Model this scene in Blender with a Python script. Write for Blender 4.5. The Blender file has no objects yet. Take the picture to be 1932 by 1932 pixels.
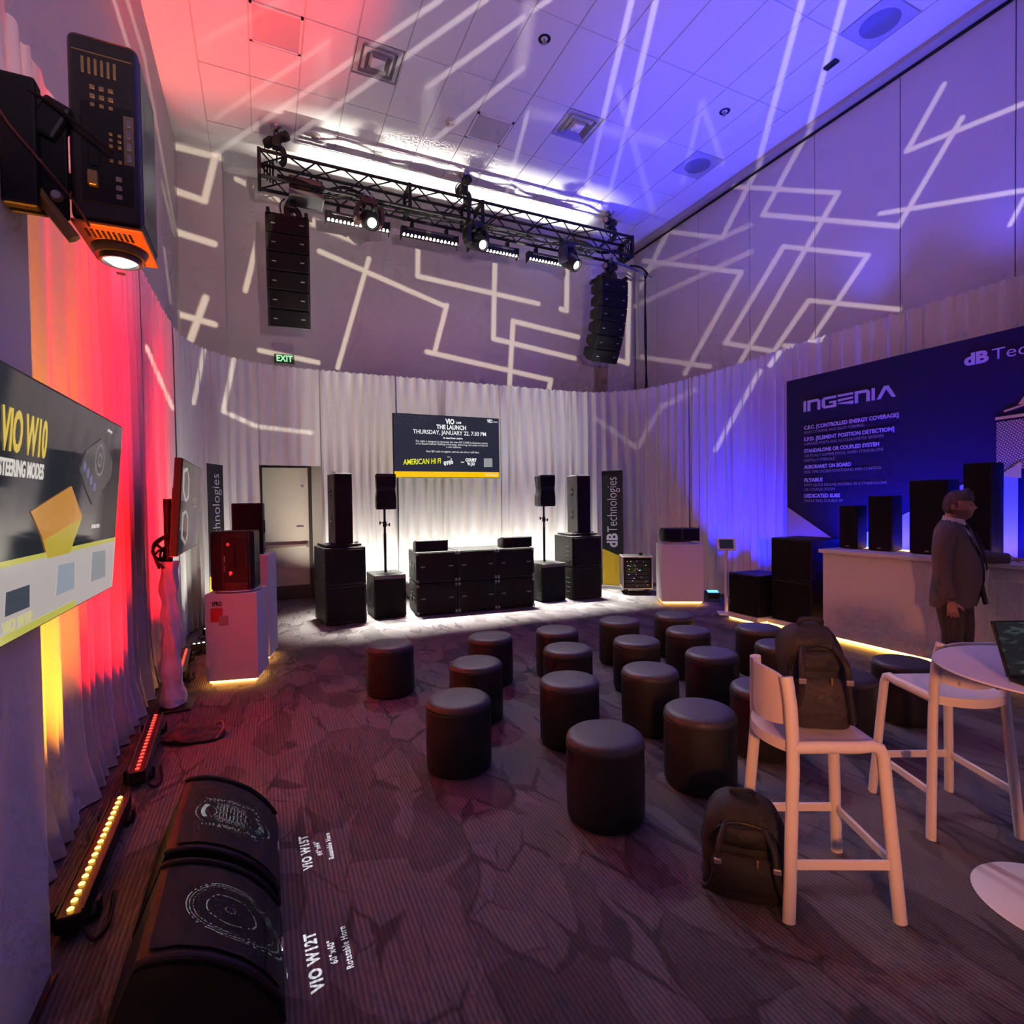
import bpy, bmesh, math, random
from mathutils import Vector, Matrix, Quaternion, noise
sc = bpy.context.scene
COL = sc.collection
PI = math.pi
# ---------------------------------------------------------------- camera
CAM_H, FPX = 1.72, 1016.41
YAW, PITCH, ROLL = (math.radians(a) for a in (24.739, -1.164, -0.8265))
fwd = Vector((math.sin(YAW)*math.cos(PITCH), math.cos(YAW)*math.cos(PITCH), math.sin(PITCH)))
rgt0 = Vector((math.cos(YAW), -math.sin(YAW), 0)); up0 = rgt0.cross(fwd)
rgt = rgt0*math.cos(ROLL) + up0*math.sin(ROLL); upv = -rgt0*math.sin(ROLL) + up0*math.cos(ROLL)
EYE = Vector((0, 0, CAM_H))
cd = bpy.data.cameras.new('camera'); cam = bpy.data.objects.new('camera', cd); COL.objects.link(cam)
cd.sensor_width = 36; cd.lens = 36*FPX/1932; cd.clip_start = 0.05
cam.matrix_world = Matrix(((rgt.x, upv.x, -fwd.x, 0), (rgt.y, upv.y, -fwd.y, 0), (rgt.z, upv.z, -fwd.z, CAM_H), (0, 0, 0, 1)))
sc.camera = cam
def ray(x, y): return rgt*((x-966)/FPX) - upv*((y-966)/FPX) + fwd
def on_plane(x, y, p0, n):
    d = ray(x, y); n = Vector(n)
    return EYE + d*((Vector(p0)-EYE).dot(n)/d.dot(n))
# ---------------------------------------------------------------- world, exposure
w = bpy.data.worlds.new('world'); sc.world = w; w.use_nodes = True
bg = w.node_tree.nodes['Background']; bg.inputs[0].default_value = (0.50, 0.30, 0.66, 1); bg.inputs[1].default_value = 0.36
vs = sc.view_settings; vs.view_transform = 'Standard'; vs.look = 'None'; vs.exposure = 0.0; vs.gamma = 1.0; vs.use_curve_mapping = False
sc.cycles.max_bounces = 4; sc.cycles.diffuse_bounces = 2; sc.cycles.glossy_bounces = 2; sc.cycles.caustics_reflective = False; sc.cycles.caustics_refractive = False
sc.cycles.use_adaptive_sampling = True; sc.cycles.adaptive_threshold = 0.1; sc.cycles.adaptive_min_samples = 12; sc.cycles.sample_clamp_indirect = 4.0
sc.cycles.use_denoising = True
# room measures
XL, XR, ZC = -1.15, 7.96, 7.5
def back_y(x): return 10.68 - (x+1.15)*0.0439
WHITE = (1.0, 0.96, 0.80); AMBER = (1.0, 0.29, 0.012); RED = (1.0, 0.004, 0.004); BLUE = (0.004, 0.012, 1.0); WARM = (1.0, 0.62, 0.16)
def lamp(name, kind, loc, aim, energy, color, **kw):
    d = bpy.data.lights.new(name, kind); d.energy = energy; d.color = color
    for k, v in kw.items(): setattr(d, k, v)
    o = bpy.data.objects.new(name, d); COL.objects.link(o); o.location = loc
    dr = Vector(aim) - Vector(loc)
    if dr.length > 1e-6: o.rotation_euler = dr.to_track_quat('-Z', 'Y').to_euler()
    return o
R_ = math.radians
def bar_light(name, p0, p1, aim_off, energy, color, spread):
    """rectangular lamp lying along a bar from p0 to p1, shining towards aim_off"""
    p0 = Vector(p0); p1 = Vector(p1); d = bpy.data.lights.new(name, 'AREA'); d.shape = 'RECTANGLE'
    d.size = (p1-p0).length; d.size_y = 0.05; d.energy = energy; d.color = color; d.spread = R_(spread)
    o = bpy.data.objects.new(name, d); COL.objects.link(o)
    z = -Vector(aim_off).normalized(); x = (p1-p0).normalized(); y = z.cross(x).normalized(); x = y.cross(z)
    m = Matrix((x, y, z)).transposed().to_4x4(); m.translation = (p0+p1)/2; o.matrix_world = m
    return o
# LED bars on the floor: amber, red and red along the left drape (the fixtures are built below)
bar_light('amber_bar_light', (-0.735, 2.64, .15), (-0.755, 3.62, .15), (-.10, 0, 1), 48, AMBER, 58)
bar_light('amber_bar_light_b', (-0.672, 1.1, .15), (-0.672, 1.95, .15), (-.05, 0, 1), 5, AMBER, 46)
bar_light('red_bar_light', (-0.735, 3.9, .15), (-0.79, 4.92, .15), (-.06, 0, 1), 190, RED, 48)
bar_light('red_bar_light_b', (-0.77, 6.05, .15), (-0.82, 7.02, .15), (-.06, 0, 1), 100, RED, 44)
# white bars behind the speaker stacks and in the left corner, shining up the drape
bar_light('white_bar_light', (.65, 9.42, .15), (6.1, 9.42, .15), (0, .0, 1), 100, WHITE, 17)
bar_light('white_bar_light', (.65, 9.40, .16), (6.1, 9.40, .16), (0, .55, 1), 105, WHITE, 84)
for p0, p1 in (((-.80, 7.2), (-.3, 7.3)), ((-.76, 8.02), (-.3, 8.08)), ((-.60, 8.8), (-.2, 9.0))):
    bar_light('white_bar_light', (*p0, .15), (*p1, .15), (-.1, .1, 1), 8, WHITE, 80)
# blue lamps: along the right drape, behind the counter, and behind the printed wall towards the ceiling
for p, e, aim in (((6.92, 7.0, .2), 560, (7.38, 6.9, 3.8)), ((6.9, 6.2, .2), 560, (7.36, 6.2, 3.8)), ((6.86, 5.55, .2), 420, (7.30, 5.6, 3.8))):
    lamp('blue_uplight', 'SPOT', p, aim, e, BLUE, spot_size=R_(75), spot_blend=.8, shadow_soft_size=.06)
for y in (5.0, 4.1, 3.2, 2.3):
    lamp('blue_wash', 'SPOT', (6.67, y, .80), (6.80, y, 2.0), 900, BLUE, spot_size=R_(120), spot_blend=.9, shadow_soft_size=.05)
for y, e in ((6.4, 900), (4.8, 1500), (3.2, 1700), (1.6, 900)):
    lamp('blue_ceiling_wash', 'SPOT', (7.0 if y > 6 else 7.55, y, 3.9), (6.3, y+.3, 7.5), e*.19, (.05, .06, 1), spot_size=R_(105), spot_blend=.9, shadow_soft_size=.12)
# truss battens shining down on the stage, moving heads onto the seats
for x0, x1 in ((.97, 1.96), (2.17, 3.15), (3.35, 4.3), (4.5, 5.5)):
    bar_light('batten_light', (x0*1.033, 9.2, 6.26), (x1*1.033, 9.2, 6.26), (0, -.17, -1), 120, (1, .96, .84), 25)
for x, ax, ay in ((1.6, 1.6, 3.9), (3.45, 2.9, 3.6), (5.3, 4.0, 3.4)):
    lamp('moving_head_beam', 'SPOT', (x, 8.48, 6.05), (ax, ay, .4), 400, (.80, .72, 1), spot_size=R_(34), spot_blend=.9, shadow_soft_size=.05)
# warm light falling on the bar stools from the amber wash at the near end of the left drape
lamp('warm_wash', 'SPOT', (-.35, -1.6, 1.9), (2.75, 1.75, .75), 470, (1, .33, .12), spot_size=R_(34), spot_blend=.8, shadow_soft_size=.15)
# ---------------------------------------------------------------- pattern projectors behind the camera: each throws a gobo of straight bright lines; fill lamps are added
SURF = {'B': ((-1.15, 10.68, 0), (.0438, .999, 0)), 'R': ((XR, 0, 0), (1, 0, 0)), 'C': ((0, 0, ZC), (0, 0, 1)), 'L': ((XL, 0, 0), (1, 0, 0)),
        'K': ((0, 10.12, 0), (0, 1, 0)), 'D': ((0, 9.66, 0), (0, 1, 0)), 'E': ((7.3, 0, 0), (1, 0, 0)), 'F': ((-.95, 8.55, 0), (.816, -.578, 0)), 'G': ((-.97, 0, 0), (1, 0, 0)),
        'H': ((6.9, 9.25, 0), (.707, .707, 0))}
def gobo(name, loc, aim, segs, energy, color, fill_gain=0.0, reach=.8):
    o = lamp(name, 'SPOT', loc, aim, energy, color, spot_size=R_(165), spot_blend=.1, shadow_soft_size=.012)
    inv = o.rotation_euler.to_matrix().transposed(); loc = Vector(loc)
    def uv(px, py, s):
        d = inv @ (on_plane(px, py, *SURF[s]) - loc); return Vector((d.x/-d.z, d.y/-d.z, 0))
    d = o.data; d.use_nodes = True; t = d.node_tree; N, L = t.nodes, t.links
    em = N['Emission']; tc = N.new('ShaderNodeTexCoord'); sp = N.new('ShaderNodeSeparateXYZ'); L.new(tc.outputs['Normal'], sp.inputs[0])
    zz = math_node(t, 'MULTIPLY', sp.outputs[2], -1); zz = math_node(t, 'MAXIMUM', zz, .02)
    cb = N.new('ShaderNodeCombineXYZ'); L.new(math_node(t, 'DIVIDE', sp.outputs[0], zz), cb.inputs[0]); L.new(math_node(t, 'DIVIDE', sp.outputs[1], zz), cb.inputs[1])
    acc = None
    def vm(op, a, b=None, out=0, scale=None):
        n = N.new('ShaderNodeVectorMath'); n.operation = op
        for i, v in enumerate((a, b)):
            if v is None: continue
            if isinstance(v, Vector): n.inputs[i].default_value = v
            else: L.new(v, n.inputs[i])
        if scale is not None: L.new(scale, n.inputs['Scale'])
        return n.outputs[out]
    for sg in segs:
        s, x0, y0, x1, y1 = sg[:5]; wpx = sg[5] if len(sg) > 5 else 9; k = sg[6] if len(sg) > 6 else 1.0; soft = sg[7] if len(sg) > 7 else .35
        a, b = uv(x0, y0, s), uv(x1, y1, s); ba = b-a
        nx, ny = -(y1-y0), (x1-x0); ln = math.hypot(nx, ny); nx, ny = nx/ln*wpx/2, ny/ln*wpx/2; mx, my = (x0+x1)/2, (y0+y1)/2
        q0, q1 = uv(mx-nx, my-ny, s), uv(mx+nx, my+ny, s); dn = ba.normalized(); q = q1-q0; wid = (q - dn*q.dot(dn)).length/2
        pa = vm('SUBTRACT', cb.outputs[0], a)
        h = math_node(t, 'ADD', vm('DOT_PRODUCT', pa, ba/ba.length_squared, 1), 0, True)
        dist = vm('LENGTH', vm('SUBTRACT', pa, vm('SCALE', ba, None, 0, h)), None, 1)
        f = math_node(t, 'MULTIPLY', math_node(t, 'SUBTRACT', wid*(1+soft), dist), 1/(2*soft*wid), True)
        if k != 1: f = math_node(t, 'MULTIPLY', f, k)
        acc = f if acc is None else math_node(t, 'MAXIMUM', acc, f)
    if fill_gain:                                    # added fill without a pattern, fading towards the edge of the beam
        rad = vm('LENGTH', cb.outputs[0], None, 1)
        sv = N.new('ShaderNodeSeparateXYZ'); L.new(cb.outputs[0], sv.inputs[0])      # cut off below to keep the fill off the drapes and the floor
        low_cut = math_node(t, 'MULTIPLY', math_node(t, 'ADD', sv.outputs[1], .13), 9.0, True)
        fill_light = math_node(t, 'MULTIPLY', math_node(t, 'MULTIPLY', math_node(t, 'MULTIPLY', math_node(t, 'SUBTRACT', reach, rad), 2.0, True), low_cut), fill_gain)
        acc = fill_light if acc is None else math_node(t, 'ADD', acc, fill_light)
    L.new(acc, em.inputs['Strength'])
    return o
def math_node(t, op, a=None, b=None, clamp=False):
    n = t.nodes.new('ShaderNodeMath'); n.operation = op; n.use_clamp = clamp
    for i, v in enumerate((a, b)):
        if v is None: continue
        if isinstance(v, (int, float)): n.inputs[i].default_value = v
        else: t.links.new(v, n.inputs[i])
    return n.outputs[0]
SEG_BACK = [('B', 934, 480, 931, 639), ('B', 931, 639, 1084, 676), ('B', 788, 521, 1016, 573), ('B', 789, 440, 788, 521), ('B', 968, 606, 1091, 636), ('B', 968, 606, 961, 732),
    ('B', 806, 664, 1039, 717), ('B', 1039, 717, 1036, 734), ('B', 843, 576, 820, 664), ('B', 603, 474, 842, 579), ('B', 696, 488, 637, 694), ('B', 1070, 500, 1069, 586), ('B', 1069, 586, 1058, 583),
    ('B', 1187, 520, 1184, 685), ('B', 1184, 685, 1155, 676), ('B', 490, 661, 600, 684), ('B', 446, 338, 580, 405), ('B', 491, 433, 463, 548, 11), ('B', 592, 420, 668, 452, 16),
    ('K', 333, 277, 417, 298, 12), ('K', 405, 300, 386, 378, 14), ('K', 386, 379, 331, 360, 12), ('K', 334, 438, 404, 460, 12), ('K', 388, 562, 360, 640, 14), ('K', 338, 593, 405, 612, 11),
    ('L', 215, 0, 247, 105, 7), ('L', 240, 0, 272, 105, 7), ('L', 272, 105, 330, 430, 5), ('L', 306, 345, 328, 440, 5), ('L', 310, 470, 322, 570, 5),
    ('F', 443, 671, 422, 775, 9, .8), ('F', 422, 775, 480, 805, 8, .8), ('D', 490, 806, 588, 816, 8, .7), ('F', 388, 649, 366, 760, 9, .7), ('G', 281, 655, 326, 766, 7, .8)]
SEG_RIGHT = [('R', 1781, 159, 1711, 285), ('R', 1711, 285, 1945, 190), ('R', 1815, 222, 1695, 427), ('R', 1695, 427, 1439, 405, 10), ('R', 1439, 405, 1523, 251), ('R', 1383, 352, 1581, 364),
    ('R', 1581, 364, 1395, 686), ('R', 1661, 403, 1945, 357), ('R', 1478, 465, 1637, 482), ('R', 1637, 482, 1521, 656), ('R', 1478, 465, 1369, 647), ('R', 1369, 647, 1470, 665), ('R', 1526, 567, 1695, 584),
    ('R', 1526, 567, 1434, 700), ('E', 1434, 700, 1352, 848, 9, .7), ('R', 1215, 492, 1398, 514), ('R', 1398, 514, 1292, 705), ('R', 1260, 437, 1362, 449), ('R', 1362, 449, 1431, 313),
    ('R', 1260, 437, 1206, 545), ('R', 1415, 425, 1215, 512, 9, .6), ('R', 1417, 475, 1200, 577, 9, .6), ('R', 1205, 673, 1338, 692), ('R', 1932, 375, 1905, 425, 8), ('R', 1521, 656, 1480, 652, 9),
    ('H', 1119, 788, 1202, 845, 9, .25), ('H', 1202, 845, 1245, 770, 9, .25), ('H', 1245, 770, 1300, 742, 9, .3)]
SEG_CEIL = [('C', 833, -2, 403, 293, 11), ('C', 918, -2, 546, 264, 11), ('C', 988, 33, 806, 165, 11), ('C', 998, 15, 982, 128, 24, .5, .6), ('C', 811, 168, 803, 290, 26, .5, .7), ('C', 987, 128, 819, 264, 10),
    ('C', 621, 78, 409, 222, 10, .6), ('C', 610, 90, 603, 205, 24, .35, .7), ('C', 533, 0, 378, 78, 12, .3, .6), ('C', 998, 212, 1250, 268, 20, .35, .7), ('C', 995, 215, 957, 360, 8), ('C', 1192, -2, 1137, 228, 11),
    ('C', 1137, 228, 1092, 420, 8, .6), ('C', 1238, -2, 1184, 233, 11), ('C', 1184, 233, 1140, 400, 8, .6), ('C', 1429, 313, 1514, -2, 11), ('C', 1523, 251, 1592, -2, 11), ('C', 1166, 168, 1232, 400, 13, .35), ('C', 1324, 195, 1364, 310, 12, .35),
    ('C', 1324, 195, 1288, 345, 10, .35), ('C', 1040, -3, 1005, 20, 10)]
gobo('pattern_projector', (1.2, -2.4, 2.3), (2.6, 10.4, 5.4), SEG_BACK, 5000, (1, .90, .66))
gobo('mauve_fill', (1.0, -2.4, 2.3), (2.6, 10.4, 5.4), [], 5200, (1, .70, .86), .115, .95)  # added unseen lamp that lifts the back wall in mauve
gobo('pattern_projector_side', (.6, -1.6, 2.4), (7.96, 6.5, 5.6), SEG_RIGHT, 3000, (1, .88, .76))
gobo('violet_fill', (.5, -1.6, 2.4), (7.96, 6.0, 5.8), [], 3000, (.62, .46, 1), .11, .95)  # unseen lamp, added to tint the right wall violet
gobo('pattern_projector_ceiling', (1.4, -2.0, 1.6), (4.0, 6.4, 7.5), SEG_CEIL, 2900, (1, .88, .80))
gobo('violet_ceiling_fill', (1.3, -2.0, 1.6), (4.2, 6.2, 7.5), [], 3600, (.52, .34, 1), .07, .9)  # another added lamp out of view, colours the ceiling violet
# ---------------------------------------------------------------- materials
MATS = {}
def nt(name):
    m = bpy.data.materials.new(name); m.use_nodes = True; t = m.node_tree
    return m, t, t.nodes['Principled BSDF']
def mat(name, col, rough=.5, metal=0, bump=0, bscale=200, vary=0, vscale=8, emit=None, estr=0, spec=None, coat=0):
    if name in MATS: return MATS[name]
    m, t, b = nt(name); N, L = t.nodes, t.links
    b.inputs['Roughness'].default_value = rough; b.inputs['Metallic'].default_value = metal
    b.inputs['Base Color'].default_value = (*col, 1)
    if spec is not None: b.inputs['Specular IOR Level'].default_value = spec
    if coat: b.inputs['Coat Weight'].default_value = coat
    if emit: b.inputs['Emission Color'].default_value = (*emit, 1); b.inputs['Emission Strength'].default_value = estr
    tc = N.new('ShaderNodeTexCoord')
    nz = N.new('ShaderNodeTexNoise'); nz.inputs['Scale'].default_value = vscale; nz.inputs['Detail'].default_value = 4
    L.new(tc.outputs['Object'], nz.inputs['Vector'])
    mx = N.new('ShaderNodeMix'); mx.data_type = 'RGBA'; v = vary or .06
    mx.inputs[6].default_value = tuple(c*(1-v) for c in col)+(1,); mx.inputs[7].default_value = tuple(min(1, c*(1+v)) for c in col)+(1,)
    L.new(nz.outputs['Fac'], mx.inputs[0]); L.new(mx.outputs[2], b.inputs['Base Color'])
    if bump:
        n2 = N.new('ShaderNodeTexNoise'); n2.inputs['Scale'].default_value = bscale; L.new(tc.outputs['Object'], n2.inputs['Vector'])
        bp = N.new('ShaderNodeBump'); bp.inputs['Strength'].default_value = bump; bp.inputs['Distance'].default_value = .004
        L.new(n2.outputs['Fac'], bp.inputs['Height']); L.new(bp.outputs['Normal'], b.inputs['Normal'])
    MATS[name] = m; return m
def emis(name, col, s):
    if name in MATS: return MATS[name]
    m, t, b = nt(name); b.inputs['Base Color'].default_value = (0, 0, 0, 1); b.inputs['Roughness'].default_value = .4
    b.inputs['Emission Color'].default_value = (*col, 1); b.inputs['Emission Strength'].default_value = s
    MATS[name] = m; return m
def math_node(t, op, a=None, b=None, clamp=False):
    n = t.nodes.new('ShaderNodeMath'); n.operation = op; n.use_clamp = clamp
    for i, v in enumerate((a, b)):
        if v is None: continue
        if isinstance(v, (int, float)): n.inputs[i].default_value = v
        else: t.links.new(v, n.inputs[i])
    return n.outputs[0]
def ramp(t, fac, stops):
    n = t.nodes.new('ShaderNodeValToRGB'); e = n.color_ramp.elements
    while len(e) < len(stops): e.new(.5)
    for k, (p, c) in zip(e, stops): k.position = p; k.color = (*c, 1) if len(c) == 3 else c
    t.links.new(fac, n.inputs[0]); return n.outputs[0]
def carpet():
    m, t, b = nt('patterned_carpet'); N, L = t.nodes, t.links
    tc = N.new('ShaderNodeTexCoord')
    wz = N.new('ShaderNodeTexNoise'); wz.inputs['Scale'].default_value = 2.2; wz.inputs['Detail'].default_value = 3; L.new(tc.outputs['Object'], wz.inputs['Vector'])
    sub = N.new('ShaderNodeVectorMath'); sub.operation = 'SUBTRACT'; L.new(wz.outputs['Color'], sub.inputs[0]); sub.inputs[1].default_value = (.5, .5, .5)
    scl = N.new('ShaderNodeVectorMath'); scl.operation = 'SCALE'; L.new(sub.outputs[0], scl.inputs[0]); scl.inputs['Scale'].default_value = .22
    ad = N.new('ShaderNodeVectorMath'); L.new(tc.outputs['Object'], ad.inputs[0]); L.new(scl.outputs[0], ad.inputs[1])
    def cells(rot, sx_, sy_, off):
        mp = N.new('ShaderNodeMapping'); mp.inputs['Rotation'].default_value = (0, 0, R_(rot)); mp.inputs['Scale'].default_value = (sx_, sy_, 1); mp.inputs['Location'].default_value = (off, off, 0); L.new(ad.outputs[0], mp.inputs['Vector'])
        vo = N.new('ShaderNodeTexVoronoi'); vo.feature = 'DISTANCE_TO_EDGE'; vo.inputs['Scale'].default_value = 1; L.new(mp.outputs[0], vo.inputs['Vector'])
        vf = N.new('ShaderNodeTexVoronoi'); vf.feature = 'F1'; vf.inputs['Scale'].default_value = 1; L.new(mp.outputs[0], vf.inputs['Vector']); return vo.outputs['Distance'], vf.outputs['Color']
    nm = N.new('ShaderNodeTexNoise'); nm.inputs['Scale'].default_value = 2.6; nm.inputs['Detail'].default_value = 1; L.new(tc.outputs['Object'], nm.inputs['Vector'])
    msk = math_node(t, 'MULTIPLY', math_node(t, 'SUBTRACT', nm.outputs['Fac'], .40), 1.3, True)
    d1, c1 = cells(52, 5.2, 2.1, 0); d2, c2 = cells(-28, 4.6, 2.4, 7)
    k1 = math_node(t, 'MULTIPLY', math_node(t, 'SUBTRACT', math_node(t, 'MULTIPLY', msk, .30), d1), 20, True)
    k2 = math_node(t, 'MULTIPLY', math_node(t, 'SUBTRACT', math_node(t, 'MULTIPLY', msk, .12), d2), 24, True)
    sx = N.new('ShaderNodeSeparateColor'); L.new(c1, sx.inputs[0]); sy = N.new('ShaderNodeSeparateColor'); L.new(c2, sy.inputs[0])
    cell = math_node(t, 'ADD', math_node(t, 'MULTIPLY', math_node(t, 'GREATER_THAN', sx.outputs[0], .70), .34), math_node(t, 'MULTIPLY', sy.outputs[1], .25))
    dark = math_node(t, 'MAXIMUM', math_node(t, 'MULTIPLY', math_node(t, 'MAXIMUM', k1, k2), .68), cell)
    wv = N.new('ShaderNodeTexWave'); wv.wave_type = 'BANDS'; wv.bands_direction = 'X'; wv.inputs['Scale'].default_value = 15.7; wv.inputs['Distortion'].default_value = .35; wv.inputs['Detail'].default_value = 1; L.new(tc.outputs['Object'], wv.inputs['Vector'])
    fine = N.new('ShaderNodeTexNoise'); fine.inputs['Scale'].default_value = 260; L.new(tc.outputs['Object'], fine.inputs['Vector'])
    rib = math_node(t, 'ADD', math_node(t, 'MULTIPLY', wv.outputs['Fac'], .62), math_node(t, 'MULTIPLY', fine.outputs['Fac'], .38))
    base = ramp(t, rib, [(0, (.085, .078, .083)), (.8, (.175, .16, .166))])
    mx = N.new('ShaderNodeMix'); mx.data_type = 'RGBA'; L.new(dark, mx.inputs[0]); L.new(base, mx.inputs[6]); mx.inputs[7].default_value = (.028, .025, .03, 1)
    L.new(mx.outputs[2], b.inputs['Base Color']); b.inputs['Roughness'].default_value = .95; b.inputs['Specular IOR Level'].default_value = .15
    bp = N.new('ShaderNodeBump'); bp.inputs['Strength'].default_value = .5; bp.inputs['Distance'].default_value = .004; L.new(rib, bp.inputs['Height']); L.new(bp.outputs[0], b.inputs['Normal'])
    return m
M_CARPET = carpet()
M_WALL = mat('painted_wall', (.66, .60, .57), .75, vary=.03, vscale=2)
M_PANEL = mat('wall_panel_fabric', (.58, .53, .53), .8, bump=.15, bscale=500, vary=.03)
M_CEIL = mat('ceiling_tile_face', (.74, .72, .72), .85, bump=.1, bscale=300, vary=.02)
M_GRID = mat('ceiling_grid_metal', (.50, .49, .50), .6)
M_DRAPE = mat('silver_satin', (.60, .58, .58), .42, vary=.05, vscale=30, bump=.12, bscale=160)
M_BLACK = mat('black_paint', (.007, .007, .0075), .55, bump=.25, bscale=420, spec=.3)
M_SMOOTH = mat('black_plastic', (.010, .010, .011), .42, spec=.35)
M_GRILLE = mat('black_grille', (.005, .005, .0055), .75, bump=.5, bscale=900, spec=.15)
M_STEEL = mat('brushed_steel', (.45, .45, .46), .32, 1)
M_DARKMET = mat('dark_rigging_metal', (.012, .012, .013), .55, 0, spec=.25)
M_WHITE = mat('white_laminate', (.80, .78, .78), .55, vary=.02)
M_STOOL = mat('white_plastic_shell', (.80, .76, .73), .48, vary=.02)
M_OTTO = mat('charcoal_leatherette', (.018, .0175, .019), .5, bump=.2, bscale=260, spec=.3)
M_OTTO_LIT = mat('charcoal_leatherette_lit', (.045, .044, .046), .5, bump=.2, bscale=260)  # lighter copy of the leatherette: light from above painted into the seat tops
M_DOOR = mat('painted_door', (.74, .66, .58), .45, vary=.03)
M_FRAME = mat('dark_bronze_frame', (.06, .05, .045), .5, .3)
M_KICK = mat('kick_plate', (.075, .062, .055), .4, .5)
M_BROWN = mat('tan_wall_trim', (.36, .27, .20), .7)
M_NAVY = mat('navy_print', (.008, .008, .055), .6, vary=.03, spec=.15)
M_PRINTW = mat('white_print', (.60, .58, .72), .6)
M_PRINTG = mat('grey_print', (.30, .28, .28), .6)
M_PRINTLB = mat('pale_blue_print', (.38, .42, .62), .5)
M_GOLD = mat('yellow_print', (.88, .66, .14), .6)
M_BANNER = mat('charcoal_banner_cloth', (.010, .011, .016), .65, spec=.25)
M_BYEL = mat('yellow_banner_cloth', (.62, .42, .01), .6)
M_NYLON = mat('black_nylon', (.012, .012, .013), .7, bump=.6, bscale=90, vary=.3)
M_NYLON2 = mat('charcoal_nylon', (.035, .032, .034), .75, bump=.6, bscale=70, vary=.3)
M_ORANGE = mat('orange_bezel', (.42, .12, .03), .45)
M_RUBBER = mat('black_cable_rubber', (.006, .006, .006), .6, spec=.2)
M_LEDW = emis('white_led', (1, .98, .9), 14)
M_LEDR = emis('red_led', (1, .025, .015), 6)
M_LEDA = emis('amber_led', (1, .5, .05), 12)
M_STRIP = emis('warm_strip', (1, .46, .08), 17)
M_LENS = emis('lamp_lens', (.95, .97, 1), 16)
M_BLUEGLOW = emis('blue_led', (.05, .3, 1), 5)
# ---------------------------------------------------------------- mesh helpers
def link(name, me, m=None, parent=None, kind=None):
    o = bpy.data.objects.new(name, me); COL.objects.link(o)
    if m is not None and me is not None:
        for k in (m if isinstance(m, (list, tuple)) else (m,)): me.materials.append(k)
    if parent is not None: o.parent = parent
    if kind: o['kind'] = kind
    return o
def obj(name, bm, m=None, parent=None, smooth=False, kind=None):
    me = bpy.data.meshes.new(name); bm.normal_update(); bm.to_mesh(me); bm.free()
    if smooth:
        for p in me.polygons: p.use_smooth = True
        try: me.set_sharp_from_angle(angle=R_(40))
        except Exception: pass
    return link(name, me, m, parent, kind)
def tag(o, label, cat, group=None):
    o['label'] = label; o['category'] = cat
    if group: o['group'] = group
    return o
def thing(name, label, cat, loc=(0, 0, 0), rz=0, group=None):
    o = bpy.data.objects.new(name, None); COL.objects.link(o); o.location = loc; o.rotation_euler = (0, 0, rz); o.empty_display_size = .1
    return tag(o, label, cat, group)
def copy_tree(o, parent=None):
    c = o.copy(); COL.objects.link(c)
    if parent is not None: c.parent = parent
    for ch in list(o.children): copy_tree(ch, c)
    return c
def BM(): return bmesh.new()
def box(bm, c, s, rot=None, bev=0, seg=2):
    r = bmesh.ops.create_cube(bm, size=1); vs_ = r['verts']
    bmesh.ops.scale(bm, vec=Vector(s), verts=vs_)
    if bev:
        es = list({e for v in vs_ for e in v.link_edges})
        q = bmesh.ops.bevel(bm, geom=es, offset=bev, segments=seg, affect='EDGES', profile=.5)
        vs_ = list({v for f in q['faces'] for v in f.verts} | {v for v in vs_ if v.is_valid})
        # collect whole island
        st = list(vs_); seen = set(st)
        while st:
            v = st.pop()
            for e in v.link_edges:
                u = e.other_vert(v)
                if u not in seen: seen.add(u); st.append(u)
        vs_ = list(seen)
    M = Matrix.Translation(Vector(c)) @ (rot.to_4x4() if rot is not None else Matrix.Identity(4))
    bmesh.ops.transform(bm, matrix=M, verts=vs_); return vs_
def b1(c, s, rot=None, bev=0, seg=2):
    bm = BM(); box(bm, c, s, rot, bev, seg); return bm
def rods(bm, pts, r, seg=8, caps=True):
    """tube along points; r scalar or list"""
    pts = [Vector(p) for p in pts]; n = len(pts); rr = r if isinstance(r, (list, tuple)) else [r]*n
    rings = []; prev = None
    for i, p in enumerate(pts):
        d = (pts[min(i+1, n-1)] - pts[max(i-1, 0)]).normalized()
        if prev is None:
            a = Vector((0, 0, 1)) if abs(d.z) < .9 else Vector((1, 0, 0)); x = d.cross(a).normalized()
        else:
            x = (prev - d*prev.dot(d)); x = x.normalized() if x.length > 1e-6 else d.orthogonal().normalized()
        prev = x; y = d.cross(x)
        rings.append([bm.verts.new(p + (x*math.cos(2*PI*k/seg) + y*math.sin(2*PI*k/seg))*rr[i]) for k in range(seg)])
    for a, b in zip(rings, rings[1:]):
        for k in range(seg): bm.faces.new((a[k], a[(k+1) % seg], b[(k+1) % seg], b[k]))
    if caps:
        bm.faces.new(rings[0][::-1]); bm.faces.new(rings[-1])
    return bm
def tube(pts, r, seg=8): return rods(BM(), pts, r, seg)
def smooth_pts(pts, n=6):
    P = [Vector(p) for p in pts]; out = []
    for i in range(len(P)-1):
        p0, p1, p2, p3 = P[max(i-1, 0)], P[i], P[i+1], P[min(i+2, len(P)-1)]
        for k in range(n):
            t = k/n; out.append(.5*((2*p1) + (p2-p0)*t + (2*p0-5*p1+4*p2-p3)*t*t + (3*p1-p0-3*p2+p3)*t**3))
    out.append(P[-1]); return out
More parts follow.
